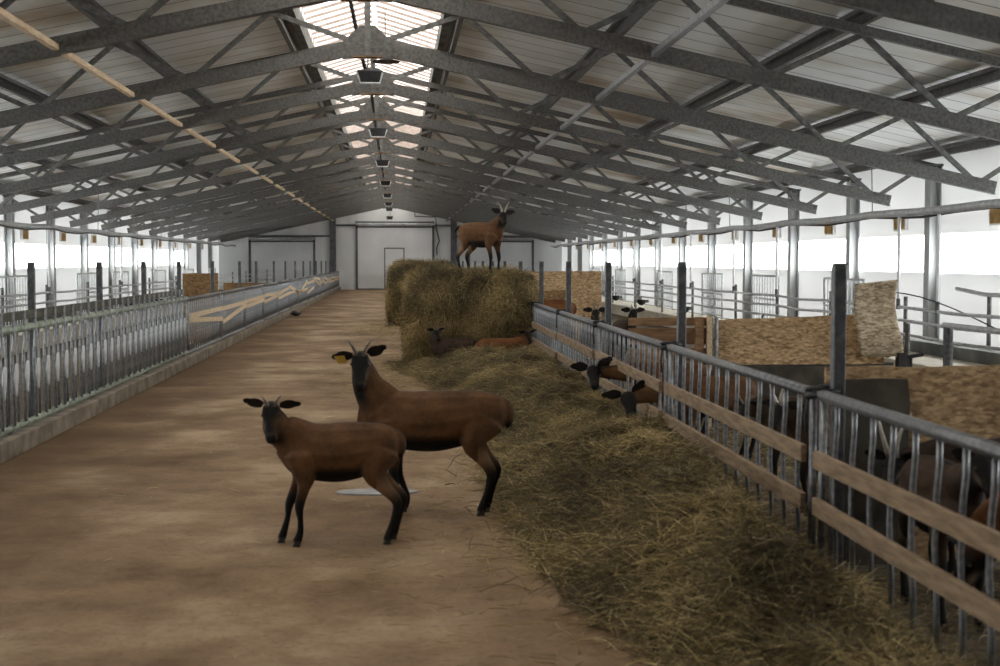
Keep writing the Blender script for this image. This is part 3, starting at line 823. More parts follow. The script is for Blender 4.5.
# far right part of the same cross line: low chipboard wall nearer the rails
# loose curled sheet
b = MB(); vs = []; fs = []; nx, nz_ = 12, 18
for side in (0, 1):
    for i in range(nx + 1):
        for j in range(nz_ + 1):
            u, v = i / nx, j / nz_
            x = 4.33 + .41 * u + .09 * (1 - v) + .02 * noise.noise((u * 4, v * 4, 2)) - .02 * math.sin(PI * v)
            z = .68 + (.70 + .04 * u) * v
            y = 12.95 - .10 * math.sin(v * PI * 2.3) * (.4 + .6 * u) * .5 - .05 * v + side * .012
            if j == 0: z += .03 * noise.noise((u * 7, 0, 0))
            vs.append((x, y, z))
W = nz_ + 1; K = (nx + 1) * W
for i in range(nx):
    for j in range(nz_):
        a = i * W + j
        fs.append((a, a + W, a + W + 1, a + 1)); fs.append((K + a, K + a + 1, K + a + W + 1, K + a + W))
for i in range(nx):
    a = i * W; fs.append((a, K + a, K + a + W, a + W)); a += nz_; fs.append((a, a + W, K + a + W, K + a))
for j in range(nz_):
    fs.append((j, j + 1, K + j + 1, K + j)); a = nx * W + j; fs.append((a, K + a, K + a + 1, a + 1))
tag(b.add(vs, fs).build('curled_board', M['osb_pale'], smooth=True), 'pale curled board leaning over the end of the second partition', 'board')
# clamp and hinge by the loose board
r = thing('gate_latch', 'black latch hardware at the foot of the pale curled board', 'latch', (4.83, 12.95, .62))
MB().box(-.06, .03, -.03, .05, -.14, .10).build('plate', M['black'], r, bevel=.01)
MB().tube([(0, 0, .05), (.2, 0, .08)], .018, 8).tube([(.08, 0, .06), (.08, 0, -.14)], .014, 8).build('hook', M['black'], r)
MB().tube([(.05, .02, -.62), (.05, .02, .38)], .025, 8).build('spindle', M['steel'], r)

r = thing('pen_partition', 'far chipboard partition with a torn soiled patch, behind the hay bale side', 'partition', (0, 26, 0))
sheet('s', 2.2, 3.85, 0, .02, 1.40, sag=.05).build('sheet', M['osb'], r)
sheet('s', 2.25, 3.1, -.03, .02, 1.04, jag=.2).build('patch', M['osb_brown'], r)
r = thing('pen_partition', 'brown chipboard partition across the left pens behind the feed fence', 'partition', (0, 27, 0))
sheet('s', -4.1, -3.42, 0, .02, 1.36).build('sheet', M['osb_brown'], r)
r = thing('pen_partition', 'low brown board partition far back in the left pens', 'partition', (0, 52, 0))
sheet('s', -6.4, -3.6, 0, .02, .78).build('sheet', M['osb_brown'], r)
# things on the floor
b = MB(); N = 36; vs = []; fs = []
for j, (f_, z_) in enumerate(((1.0, .002), (.97, .010), (.6, .006), (0.001, .004))):
    for k in range(N):
        a = 2 * PI * k / N; w_ = 1 + .05 * noise.noise((math.cos(a) * 2, math.sin(a) * 2, 5))
        vs.append((.29 * f_ * w_ * math.cos(a), .13 * f_ * w_ * math.sin(a), z_))
for j in range(3):
    for k in range(N): fs.append((j * N + k, j * N + (k + 1) % N, (j + 1) * N + (k + 1) % N, (j + 1) * N + k))
o = b.add(vs, fs).build('drain_plate', M['plate']); o.location = (-.14, 9.55, 0.001)
tag(o, 'pale grey plate sunk in the floor between the two goats', 'drain plate')
b = MB(); vs = []; fs = []; N = 18
for j in range(9):
    ph = PI * j / 8
    for k in range(N):
        a = 2 * PI * k / N; q = 1 + .35 * noise.noise((math.cos(a) * 1.6, math.sin(a) * 1.6, ph * 1.5))
        vs.append((.14 * math.sin(ph) * math.cos(a) * q, .20 * math.sin(ph) * math.sin(a) * q, .075 + .075 * math.cos(ph) * q))
for j in range(8):
    for k in range(N): fs.append((j * N + k, (j + 1) * N + k, (j + 1) * N + (k + 1) % N, j * N + (k + 1) % N))
o = b.add(vs, fs).build('dark_lump', M['black'], smooth=True); o.location = (-2.93, 40.5, 0)  # dark lump by the kerb, object unidentified
tag(o, 'small dark sack lying on the floor by the left kerb', 'lump')

# ------------------------------------------------------------------ hay
def strands(name, C, D, Lm, W, mat, parent=None, bend=.35, tone=None, segs=3, droop=0.0):
    """C centres (n,3), D unit directions (n,3), Lm lengths: thin three-sided stalks in one mesh"""
    n = len(C)
    side = np.cross(D, RNG.normal(size=(n, 3))); side /= np.linalg.norm(side, axis=1)[:, None] + 1e-9
    up = np.cross(side, D)
    t = np.linspace(-.5, .5, segs + 1)
    bnd = RNG.uniform(-bend, bend, n)[:, None]
    rings = []
    for ti in t:
        c = C + D * (Lm * ti)[:, None] + side * ((ti * ti - .08) * bnd * Lm[:, None] * 2)
        c = c.copy(); c[:, 2] -= droop * Lm * ti * ti * 2
        w = W * (1 - .5 * abs(ti) * 2)
        for k in range(3):
            a = 2 * PI * k / 3
            rings.append(c + side * (w * math.cos(a))[:, None] + up * (w * math.sin(a))[:, None])
    V = np.stack(rings, 1)                         # n, (segs+1)*3, 3
    nv = V.shape[1]
    F = []
    for i in range(segs):
        for k in range(3):
            k2 = (k + 1) % 3
            F.append([i * 3 + k, i * 3 + k2, (i + 1) * 3 + k2, (i + 1) * 3 + k])
    F = np.array(F)
    faces = (F[None] + (np.arange(n) * nv)[:, None, None]).reshape(-1, 4)
    me = bpy.data.meshes.new(name)
    me.vertices.add(n * nv); me.vertices.foreach_set('co', V.reshape(-1).astype(np.float32))
    nf = len(faces)
    me.loops.add(nf * 4); me.loops.foreach_set('vertex_index', faces.reshape(-1).astype(np.int32))
    me.polygons.add(nf); me.polygons.foreach_set('loop_start', (np.arange(nf) * 4).astype(np.int32))
    me.polygons.foreach_set('loop_total', np.full(nf, 4, np.int32))
    me.update(calc_edges=True)
    a = me.attributes.new('stalk', 'FLOAT', 'POINT')
    if tone is None: tone = RNG.beta(2, 2.6, n)
    a.data.foreach_set('value', np.repeat(tone, nv).astype(np.float32))
    me.materials.append(mat)
    o = bpy.data.objects.new(name, me); COL.objects.link(o)
    if parent is not None: o.parent = parent
    return o

XL = [(2.0, 1.6), (4.2, 1.35), (5.3, 1.12), (6.1, .92), (7.3, .76), (10, .70), (12.3, .82), (15, .72), (18.0, .45), (19.5, .15), (21.2, -.1), (22.5, .1)]
def xl(y): return float(np.interp(y, [a for a, _ in XL], [c for _, c in XL]))
HP = [(2, .10), (4.2, .20), (5.3, .28), (6.5, .36), (8, .40), (9.3, .36), (10.6, .26), (12, .22), (13.5, .30), (16, .36), (18.5, .34), (20.5, .26), (22, .2)]
FH = [(2, .06), (5.0, .08), (6.5, .14), (7.5, .15), (10, .27), (11, .22), (13.5, .26), (22, .26)]     # height left standing at the fence
def hay_h(x, y):
    a = xl(y) + .10 * noise.noise((0, y * 1.7, 3)); bb = 2.02
    if x < a: return -.02
    u = (x - a) / (bb - a)
    hp = float(np.interp(y, [c for c, _ in HP], [c for _, c in HP])); fh = float(np.interp(y, [c for c, _ in FH], [c for _, c in FH]))
    prof = (math.sin(min(u / .62, 1) * PI / 2)) ** 1.1
    h = hp * prof
    if u > .62: h = hp + (fh - hp) * ((u - .62) / .38) ** 1.3
    h *= 1 + .50 * noise.noise((x * 1.9, y * 1.3, 0)) + .42 * noise.noise((x * 4.5, y * 3.6, 7))
    return max(h, -.02)
nx, ny = 40, 420
ys = np.linspace(2.2, 22.0, ny); b = MB(); vs = []; fs = []
for j, y in enumerate(ys):
    for i in range(nx + 1):
        x = xl(y) - .12 + (2.02 - xl(y) + .12) * i / nx
        vs.append((x, y, hay_h(x, y) - .015))
for j in range(ny - 1):
    for i in range(nx):
        a = j * (nx + 1) + i; fs.append((a, a + 1, a + nx + 2, a + nx + 1))
hay = b.add(vs, fs).build('hay_windrow', M['haybed'], smooth=True)
tag(hay, 'long loose heap of greenish brown hay along the right feed fence', 'hay', kind='stuff')
# stalks on the heap, denser near the camera
n = 78000
ly = 2.4 + 19.4 * RNG.random(n) ** 1.55
C = []; D = []
for y in ly:
    a = xl(y); x = a - .10 + (2.04 - a + .10) * random.random() ** .9
    if random.random() < .05: x -= random.random() * .35
    z = max(hay_h(x, y), 0) + random.uniform(-.01, .045)
    C.append((x, y, z))
C = np.array(C)
an = RNG.uniform(0, 2 * PI, n); el = RNG.normal(0, .38, n)
D = np.stack([np.cos(an) * np.cos(el), np.sin(an) * np.cos(el), np.sin(el)], 1)
Lm = RNG.uniform(.08, .30, n); Wd = RNG.uniform(.0010, .0032, n)
keep = C[:, 2] > -.01
# broad drifts of paler and darker hay
tone = np.clip(RNG.beta(1.5, 2.4, n) + .45 * np.array([noise.noise((c[0] * 2.2, c[1] * 1.2, 4)) for c in C]), 0, 1)
o = strands('hay_stalks', C[keep], D[keep], Lm[keep], Wd[keep], M['hay'], hay, tone=tone[keep], droop=.12); o['kind'] = 'stuff'
# stray stalks on the aisle
n = 5200
ly = 4 + 34 * RNG.random(n) ** 1.2
xs = np.array([xl(min(y, 22)) for y in ly]) - np.abs(RNG.normal(0, .55, n))
q = RNG.random(n) < .18; xs[q] = RNG.uniform(-3.0, 1.6, q.sum())
C = np.stack([xs, ly, np.full(n, .004)], 1)
near_bale = RNG.random(n) < .35
C[near_bale, 0] = .1 + RNG.normal(-.15, .45, near_bale.sum()); C[near_bale, 1] = RNG.uniform(16.5, 22.5, near_bale.sum())
fb2 = RNG.random(n) < .18
C[fb2, 0] = -.25 + RNG.normal(-.15, .3, fb2.sum()); C[fb2, 1] = RNG.uniform(30, 35.5, fb2.sum())
an = RNG.uniform(0, 2 * PI, n)
D = np.stack([np.cos(an), np.sin(an), np.zeros(n)], 1)
o = strands('stray_hay', C, D, RNG.uniform(.04, .16, n), RNG.uniform(.0012, .0026, n), M['hay'], None, bend=.25, tone=RNG.uniform(.42, .8, n))
tag(o, 'thin scatter of single hay stalks on the aisle floor', 'hay', kind='stuff')
# straw bedding bits in the right pen seen through the bars
n = 9000
yq = RNG.uniform(3.0, 12.8, n); yq = np.where(abs(yq - 7.07) < .22, yq + .5, yq)
C = np.stack([RNG.uniform(2.25, 4.6, n), yq, np.full(n, .006)], 1)
an = RNG.uniform(0, 2 * PI, n); el = RNG.normal(0, .25, n)
D = np.stack([np.cos(an) * np.cos(el), np.sin(an) * np.cos(el), np.sin(el)], 1)
C[:, 2] += RNG.uniform(0, .05, n)
o = strands('bedding_straw', C, D, RNG.uniform(.06, .2, n), RNG.uniform(.0012, .0026, n), M['hay'], None)
tag(o, 'straw bedding strewn in the near right pen behind the bars', 'straw', kind='stuff')

def bale(name, label, loc, rz, R, Ln, nst, seed):
    r = thing(name, label, 'hay bale', loc, rz)
    # packed core: axis along local x, flattened where it sits
    b = MB(); vs = []; fs = []; N, Mx = 64, 40
    def surf(u, a):      # u in -1..1 along the axis
        x = u * Ln / 2
        e = 1 - .17 * (max(0, abs(u) - .72) / .28) ** 2
        q = R * e * (1 + .045 * noise.noise((x * 1.8, math.cos(a) * 1.6, math.sin(a) * 1.6 + seed)) + .02 * noise.noise((x * 6, math.cos(a) * 6, math.sin(a) * 6 + seed)))
        y = q * math.cos(a); z = q * math.sin(a)
        z = max(z, -R * .93)
        if z < 0: y *= 1 + .06 * (-z / R)
        return Vector((x, y, z + R * .93))
    for i in range(Mx + 1):
        u = -1 + 2 * i / Mx
        for k in range(N): vs.append(surf(u, 2 * PI * k / N))
    for i in range(Mx):
        for k in range(N): fs.append((i * N + k, i * N + (k + 1) % N, (i + 1) * N + (k + 1) % N, (i + 1) * N + k))
    for e, i in ((-1, 0), (1, Mx)):
        k0 = len(vs)
        for f_ in (.66, .33):
            for k in range(N):
                p = surf(e, 2 * PI * k / N); vs.append((p.x + e * .05 * (1 - f_) + .02 * noise.noise((p.y * 5, p.z * 5, e)), p.y * f_, (p.z - R * .93) * f_ + R * .93))
        vs.append((e * (Ln / 2 + .05), 0, R * .93))
        rings = [i * N, k0, k0 + N]
        for a_, c_ in zip(rings, rings[1:]):
            for k in range(N): fs.append((a_ + k, a_ + (k + 1) % N, c_ + (k + 1) % N, c_ + k))
        for k in range(N): fs.append((k0 + N + k, k0 + N + (k + 1) % N, k0 + 2 * N))
    b.add(vs, fs).build('core', M['haybed'], r, smooth=True)
    C = np.zeros((nst, 3)); D = np.zeros((nst, 3))
    for i in range(nst):
        if random.random() < .80:
            u = random.uniform(-1.02, 1.02); a = random.uniform(-.9, PI + .9)
            p = surf(max(-1, min(1, u)), a)
            nrm = Vector((0, math.cos(a), math.sin(a)))
            tan = Vector((0, -math.sin(a), math.cos(a)))
            d = tan * random.gauss(0, 1) + Vector((1, 0, 0)) * random.gauss(0, .75) + nrm * random.gauss(0, .25) + Vector((0, 0, -.5))
            p = p + nrm * abs(random.gauss(0, .035))
        else:
            e = random.choice((-1, 1)); a = random.uniform(0, 2 * PI); f_ = math.sqrt(random.random())
            p = surf(e, a); p = Vector((p.x + e * random.uniform(.02, .08), p.y * f_, (p.z - R * .93) * f_ + R * .93))
            d = Vector((random.gauss(0, .3), -math.sin(a) + random.gauss(0, .5), math.cos(a) + random.gauss(0, .5) - .3))
        p.z = max(p.z, .02)
        d.normalize(); C[i] = p; D[i] = d
    tone = np.clip(RNG.beta(1.5, 2.3, nst) + .5 * np.array([noise.noise((c[0] * 2.5, c[1] * 2.5, c[2] * 2.5 + seed)) for c in C]), 0, 1)
    o = strands('loose_stalks', C, D, RNG.uniform(.10, .42, nst), RNG.uniform(.0018, .0050, nst), M['balehay'], r, tone=tone, droop=.25); o['kind'] = 'stuff'
    return r
bale('hay_bale', 'large round hay bale with a goat standing on top', (1.13, 21.25, 0), math.radians(-8), .715, 1.80, 42000, 1)
bale('hay_bale', 'round hay bale standing behind the one with the goat', (.62, 34.6, 0), math.radians(-6), .79, 1.5, 18000, 9)

# ------------------------------------------------------------------ goats
def ring_loft(chain, n=14):
    """chain: (point, half width, half height); returns verts, faces of a closed tube with rounded ends"""
    P = [Vector(c[0]) for c in chain]
    rows = []
    first_t = (P[1] - P[0]).normalized(); last_t = (P[-1] - P[-2]).normalized()
    ext = [(P[0] - first_t * min(chain[0][1], chain[0][2]) * .8, chain[0][1] * .45, chain[0][2] * .45)] + list(chain) + [(P[-1] + last_t * min(chain[-1][1], chain[-1][2]) * .8, chain[-1][1] * .45, chain[-1][2] * .45)]
    P = [Vector(c[0]) for c in ext]
    vs = []; fs = []
    for i, c in enumerate(ext):
        t = (P[min(i + 1, len(P) - 1)] - P[max(i - 1, 0)]).normalized()
        a = Vector((0, 1, 0)); a = (a - t * a.dot(t))
        if a.length < .3: a = Vector((1, 0, 0)) - t * t.x
        a.normalize(); u = t.cross(a).normalized()
        for k in range(n):
            an = 2 * PI * k / n
            vs.append(P[i] + a * (math.cos(an) * c[1]) + u * (math.sin(an) * c[2]))
    for i in range(len(ext) - 1):
        for k in range(n):
            k2 = (k + 1) % n
            fs.append((i * n + k, i * n + k2, (i + 1) * n + k2, (i + 1) * n + k))
    fs.append(tuple(range(n))[::-1]); fs.append(tuple((len(ext) - 1) * n + k for k in range(n)))
    return vs, fs

def dense(chain, m=3):
    """Catmull-Rom resample of a chain for smooth lofts"""
    out = []; K = len(chain)
    A = [np.array([*c[0], c[1], c[2]] + list(c[3:]), float) for c in chain]
    for i in range(K - 1):
        p0 = A[max(i - 1, 0)]; p1 = A[i]; p2 = A[i + 1]; p3 = A[min(i + 2, K - 1)]
        for j in range(m):
            t = j / m
            v = .5 * ((2 * p1) + (-p0 + p2) * t + (2 * p0 - 5 * p1 + 4 * p2 - p3) * t * t + (-p0 + 3 * p1 - 3 * p2 + p3) * t ** 3)
            out.append(v)
    out.append(A[-1])
    return [((v[0], v[1], v[2]), max(v[3], .004), max(v[4], .004), *v[5:]) for v in out]

def goat(label, loc, rz, H=.8, Ls=1.0, coatm='coat', legs=None, nks=1.0, neck=None, poll=(.50, 0, .93), look=(1, 0, -.6), roll=0.0, horn=.14, hornmat='horn', hornspread=.35,
         ears=(0.1, 0.1), eartag=None, vox=.0095, tail='down', lying=False, fat=1.0, earlen=.125, horncurl=.6, group=None, headscale=1.0):
    """built for a 0.8 m goat facing +x; legs = 4 hoof targets (front-left, front-right, hind-left, hind-right); look is in goat space"""
    r = thing('goat', label, 'goat', loc, rz, group)
    k = H / .8
    r.scale = (k, k, k)
    chains = []
    def S(x): return x * Ls
    drop = -.30 if lying else 0
    trunk = [((S(-.390), 0, .655 + drop), .050 * fat, .070), ((S(-.355), 0, .650 + drop), .090 * fat, .112), ((S(-.28), 0, .636 + drop), .118 * fat, .148), ((S(-.16), 0, .612 + drop), .140 * fat, .178),
             ((S(-.02), 0, .592 + drop), .160 * fat, .195), ((S(.10), 0, .592 + drop), .150 * fat, .190), ((S(.20), 0, .606 + drop), .122 * fat, .182), ((S(.28), 0, .618 + drop), .098, .160), ((S(.34), 0, .628 + drop), .070, .112)]
    chains.append(('trunk', dense([(*c, 0) for c in trunk])))
    poll = Vector(poll); lk = Vector(look).normalized()
    base = Vector((S(.25), 0, .665 + drop))
    if neck is None:
        mid1 = base.lerp(poll, .45) + Vector((.015, 0, -.015))
    else: mid1 = Vector(neck)
    pe = poll - lk * .015 - Vector((0, 0, .035))
    nk = [(tuple(base + Vector((-.02, 0, -.01))), .092, .150, 0), (tuple(base.lerp(mid1, .5)), .082, .128, .0), (tuple(mid1), .068, .100, .0), (tuple(mid1.lerp(pe, .6)), .058, .078, .25), (tuple(pe), .048, .056, .9)]
    nk = [(p_, a_ * nks, c_ * nks, b_) for p_, a_, c_, b_ in nk]
    chains.append(('neck', dense(nk)))
    # head frame
    up = Vector((0, 0, 1)); sd = up.cross(lk)
    if sd.length < .05: sd = Vector((0, 1, 0))
    sd.normalize(); hu = lk.cross(sd).normalized()
    if roll:
        q = Matrix.Rotation(roll, 3, lk); sd = q @ sd; hu = q @ hu
    hs = headscale
    def HF(x, y, z): return poll + (lk * x + sd * y + hu * z) * hs
    def hd(pts): return [(tuple(HF(*p)), w * hs, h * hs, bk) for (p, w, h, bk) in pts]
    def loft_head(pts):   # rings oriented by the head frame
        c = hd(pts); P = [Vector(x[0]) for x in c]; n = 14; vs = []; fs = []
        for i, x in enumerate(c):
            for kk in range(n):
                an = 2 * PI * kk / n; vs.append(P[i] + sd * (math.cos(an) * x[1]) + hu * (math.sin(an) * x[2]))
        for i in range(len(c) - 1):
            for kk in range(n):
                k2 = (kk + 1) % n; fs.append((i * n + kk, i * n + k2, (i + 1) * n + k2, (i + 1) * n + kk))
        fs.append(tuple(range(n))[::-1]); fs.append(tuple((len(c) - 1) * n + q_ for q_ in range(n)))
        return vs, fs, c
    headA = loft_head([((-.045, 0, -.02), .018, .020, 1), ((-.03, 0, -.015), .036, .038, 1), ((0, 0, -.008), .049, .050, 1), ((.03, 0, -.008), .051, .050, 1), ((.065, 0, -.018), .046, .046, 1), ((.10, 0, -.027), .038, .039, 1),
                       ((.135, 0, -.034), .034, .034, 1), ((.165, 0, -.040), .033, .031, 1), ((.185, 0, -.044), .027, .025, 1), ((.197, 0, -.046), .013, .013, 1)])
    jaw = loft_head([((-.02, 0, -.05), .015, .015, 1), ((0, 0, -.055), .030, .028, .9), ((.05, 0, -.062), .028, .024, .9), ((.10, 0, -.066), .020, .016, 1), ((.16, 0, -.064), .017, .013, 1), ((.178, 0, -.062), .008, .006, 1)])
    brow = []
    for s in (-1, 1):
        brow.append(loft_head([((.035, s * .035, .008), .006, .006, 1), ((.045, s * .038, .010), .013, .013, 1), ((.062, s * .036, .004), .012, .012, 1), ((.072, s * .033, -.002), .005, .005, 1)]))
    if legs is None: legs = ((.26, .085), (.24, -.085), (-.32, .085), (-.30, -.085))
    hooves = []
    for i, f in enumerate(legs):
        s = 1 if i in (0, 2) else -1
        if len(f) > 2:      # explicit joints (lying goats and so on)
            js = f
            ch = [(j[0], j[1], j[2], j[3]) for j in js]
            chains.append(('leg', dense(ch)))
            hooves.append((Vector(js[-1][0]), Vector((1, 0, -.2)), s)); continue
        fx, fy = S(f[0]), f[1]
        if i < 2:
            sh = (S(.235), s * .075, .585); el = (S(.215) + .25 * (fx - S(.25)), s * .095, .445)
            kn = (el[0] * .5 + fx * .5 + .018, s * .093 * .5 + fy * .5, .255); fe = (fx - .008, fy, .095); ho = (fx + .014, fy, .028)
            ch = [(sh, .062, .115, 0), (el, .046, .068, 0), ((el[0] * .7 + kn[0] * .3, el[1] * .7 + kn[1] * .3, .375), .033, .042, .15), (kn, .027, .031, .95), ((kn[0] * .5 + fe[0] * .5 - .004, (kn[1] + fe[1]) / 2, .175), .0175, .020, 1), (fe, .0205, .024, 1), (ho, .023, .030, 1)]
        else:
            hp = (S(-.27), s * .062, .605); st = (S(-.225) + .2 * (fx + S(.31)), s * .100, .470)
            hk = (fx - .055, fy, .275); fe = (fx - .012, fy, .095); ho = (fx + .010, fy, .028)
            md = ((st[0] + hk[0]) / 2 - .004, (st[1] + hk[1]) / 2, .36)
            ch = [(hp, .072, .140, 0), (st, .052, .086, 0), (md, .031, .046, .05), (hk, .0245, .036, .75), ((hk[0] * .5 + fe[0] * .5 - .004, fy, .18), .0185, .0225, 1), (fe, .021, .025, 1), (ho, .024, .031, 1)]
        chains.append(('leg', dense(ch)))
        hooves.append((Vector(ho), Vector((1, 0, 0)), s))
    # tail
    tb = Vector((S(-.375), 0, .725 + drop))
    if tail == 'down': tp = [(tb + Vector((.02, 0, -.01)), .030, .028, .9), (tb + Vector((-.020, 0, -.035)), .040, .034, 1), (tb + Vector((-.036, 0, -.085)), .048, .038, 1), (tb + Vector((-.034, 0, -.14)), .040, .030, 1), (tb + Vector((-.026, 0, -.18)), .010, .008, 1)]
    else: tp = [(tb, .028, .026, .5), (tb + Vector((-.06, 0, -.005)), .026, .024, 1), (tb + Vector((-.11, 0, -.05)), .026, .022, 1), (tb + Vector((-.14, 0, -.10)), .012, .012, 1)]
    chains.append(('tail', dense([(tuple(a), b_, c_, d_) for a, b_, c_, d_ in tp])))
    bm = MB()
    for nm, ch in chains:
        v, f = ring_loft(ch); bm.add(v, f)
    for L_ in (headA, jaw, *brow): bm.add(L_[0], L_[1])
    me = bpy.data.meshes.new('goat_rough'); me.from_pydata(bm.v, [], bm.f); me.update()
    tmp = bpy.data.objects.new('goat_rough', me); COL.objects.link(tmp)
    md = tmp.modifiers.new('r', 'REMESH'); md.mode = 'VOXEL'; md.voxel_size = vox; md.use_smooth_shade = True
    sm = tmp.modifiers.new('s', 'SMOOTH'); sm.factor = .5; sm.iterations = 5
    dg = bpy.context.evaluated_depsgraph_get()
    me2 = bpy.data.meshes.new_from_object(tmp.evaluated_get(dg), depsgraph=dg)
    COL.objects.unlink(tmp); bpy.data.objects.remove(tmp)
    me2.name = 'goat_body'
    nv = len(me2.vertices); co = np.zeros(nv * 3, np.float32); me2.vertices.foreach_get('co', co); co = co.reshape(-1, 3)
    # masks from the nearest limb
    pts = []; bk = []; kind = []
    for nm, ch in chains:
        for c in ch: pts.append(c[0]); bk.append(c[3]); kind.append({'trunk': 0, 'neck': 1, 'leg': 2, 'tail': 3}[nm]); 
    rad = []
    for nm, ch in chains:
        for c in ch: rad.append((c[1] + c[2]) / 2)
    for L_ in (headA, jaw):
        for c in L_[2]: pts.append(c[0]); bk.append(c[3]); kind.append(4); rad.append((c[1] + c[2]) / 2)
    pts = np.array(pts); bk = np.array(bk); kind = np.array(kind); rad = np.array(rad)
    black = np.zeros(nv); pale = np.zeros(nv)
    for a in range(0, nv, 4000):
        d = np.linalg.norm(co[a:a + 4000, None] - pts[None], axis=2) - rad[None]
        w = np.exp(-np.clip(d, -.05, 1) * 90)
        w /= w.sum(1)[:, None]
        black[a:a + 4000] = (w * bk[None]).sum(1)
        tw = (w * (kind[None] <= 1)).sum(1)
        c = co[a:a + 4000]
        zt = c[:, 2] - drop
        # back line
        dors = np.clip(1 - np.abs(c[:, 1]) / .030, 0, 1) * (zt > .70)
        belly = np.clip((.52 - zt) / .06, 0, 1) * tw * (c[:, 0] > S(-.27))
        hw = (w * (kind[None] == 4)).sum(1)
        black[a:a + 4000] = np.maximum.reduce([black[a:a + 4000], dors * .85, belly])
        # nape stripe and throat
        nw = (w * (kind[None] == 1)).sum(1)
        thr = nw * np.clip((lo_ := (c[:, 0] - (base.x + .9 * (poll.x - base.x) * np.clip((zt - .5) / .45, 0, 1)))) / .06, 0, 1)
        if poll.z > .82: black[a:a + 4000] = np.maximum(black[a:a + 4000], thr * .8)
        # pale cheek flash and muzzle
        lo = (c - np.array(poll)) @ np.array([lk, sd, hu]).T / hs
        chk = np.exp(-((lo[:, 0] - .075) / .05) ** 2 - ((lo[:, 2] + .040) / .028) ** 2) * hw * np.clip((np.abs(lo[:, 1]) - .014) / .012, 0, 1)
        nose = np.exp(-((lo[:, 0] - .165) / .025) ** 2) * hw
        black[a:a + 4000] *= (1 - .95 * chk) * (1 - .28 * nose)
        pale[a:a + 4000] = np.clip(chk + .6 * nose, 0, 1)
        # pale stripe down the back of the thigh
        th = (w * (kind[None] == 2)).sum(1) * (c[:, 0] < S(-.24)) * np.exp(-((zt - .36) / .07) ** 2)
        pale[a:a + 4000] = np.maximum(pale[a:a + 4000], th * .55)
    ca = me2.attributes.new('coat', 'FLOAT_COLOR', 'POINT')
    arr = np.stack([np.clip(black, 0, 1), np.clip(pale, 0, 1), np.zeros(nv), np.ones(nv)], 1)
    ca.data.foreach_set('color', arr.reshape(-1).astype(np.float32))
    me2.materials.clear(); me2.materials.append(M[coatm])
    body = bpy.data.objects.new('body', me2); COL.objects.link(body); body.parent = r
    # hooves (cloven)
    if not lying or True:
        for p, fd, s in hooves:
            hb_ = MB()
            for dy in (-.0115, .0115):
                v = []
                for (x, w_, z) in ((-.022, .010, 0), (.030, .006, 0), (-.020, .010, .04), (.012, .008, .042)):
                    v += [(p.x + x, p.y + dy - w_, max(p.z, .028) - .028 + z), (p.x + x, p.y + dy + w_, max(p.z, .028) - .028 + z)]
                hb_.add(v, [(0, 2, 3, 1), (4, 5, 7, 6), (0, 1, 5, 4), (2, 6, 7, 3), (0, 4, 6, 2), (1, 3, 7, 5)])
            hb_.build('hoof', M['hoof'], r, bevel=.003)
    # eyes
    for s in (-1, 1):
        e = MB(); N = 12; vs = []; fs = []; c = HF(.052, s * .045, .004)
        for j in range(7):
            ph = PI * j / 6
            for q_ in range(N): vs.append(c + Vector((math.sin(ph) * math.cos(2 * PI * q_ / N), math.sin(ph) * math.sin(2 * PI * q_ / N), math.cos(ph))) * .0105)
        for j in range(6):
            for q_ in range(N): fs.append((j * N + q_, (j + 1) * N + q_, (j + 1) * N + (q_ + 1) % N, j * N + (q_ + 1) % N))
        e.add(vs, fs).build('eye', M['eye'], r, smooth=True)
    # ears: cupped leaves with thickness
    for s, lift in ((1, ears[0]), (-1, ears[1])):
        root = HF(-.012, s * .043, .012)
        dirv = (sd * s * math.cos(lift) + hu * math.sin(lift) - lk * .10).normalized()
        wv = (hu * math.cos(lift) - sd * s * math.sin(lift)).normalized()
        nvv = dirv.cross(wv).normalized()
        if nvv.dot(lk) < 0: nvv = -nvv
        vs = []; fs = []; NI, NJ = 10, 6
        for side in (0, 1):
            for i in range(NI + 1):
                t = i / NI; wd = .040 * hs * (math.sin(min(1, (t + .10) * 1.25) * PI * .80) ** .7 if t < .98 else .12) * (1 if t < .6 else 1 - (t - .6) * .9)
                for j in range(NJ + 1):
                    q_ = -1 + 2 * j / NJ
                    cup = (q_ * q_ - .5) * .010 * (1 - t * .5)
                    vs.append(root + dirv * (t * earlen * hs) + wv * (q_ * wd) + nvv * (cup + (.0035 if side else -.0035) * (1 - .6 * abs(q_))) - hu * (.012 * t * t))
        W_ = NJ + 1; K_ = (NI + 1) * W_
        for i in range(NI):
            for j in range(NJ):
                a = i * W_ + j; fs.append((a, a + 1, a + W_ + 1, a + W_)); fs.append((K_ + a, K_ + a + W_, K_ + a + W_ + 1, K_ + a + 1))
        for i in range(NI):
            a = i * W_; fs.append((a, a + W_, K_ + a + W_, K_ + a)); a += NJ; fs.append((a, K_ + a, K_ + a + W_, a + W_))
        for j in range(NJ):
            fs.append((j, K_ + j, K_ + j + 1, j + 1)); a = NI * W_ + j; fs.append((a, a + 1, K_ + a + 1, K_ + a))
        ear = MB().add(vs, fs).build('ear', M['earfur'], r, smooth=True)
        if eartag == s * 1:
            c = root + dirv * (earlen * .62 * hs) + nvv * .008 - wv * .018
            tg = MB(); tg.bar(c + wv * .022, c - wv * .050, .066, .004, up=tuple(nvv)); t_ = tg.build('ear_tag', M['tag'], ear, bevel=.004); t_['label'] = 'yellow ear tag'
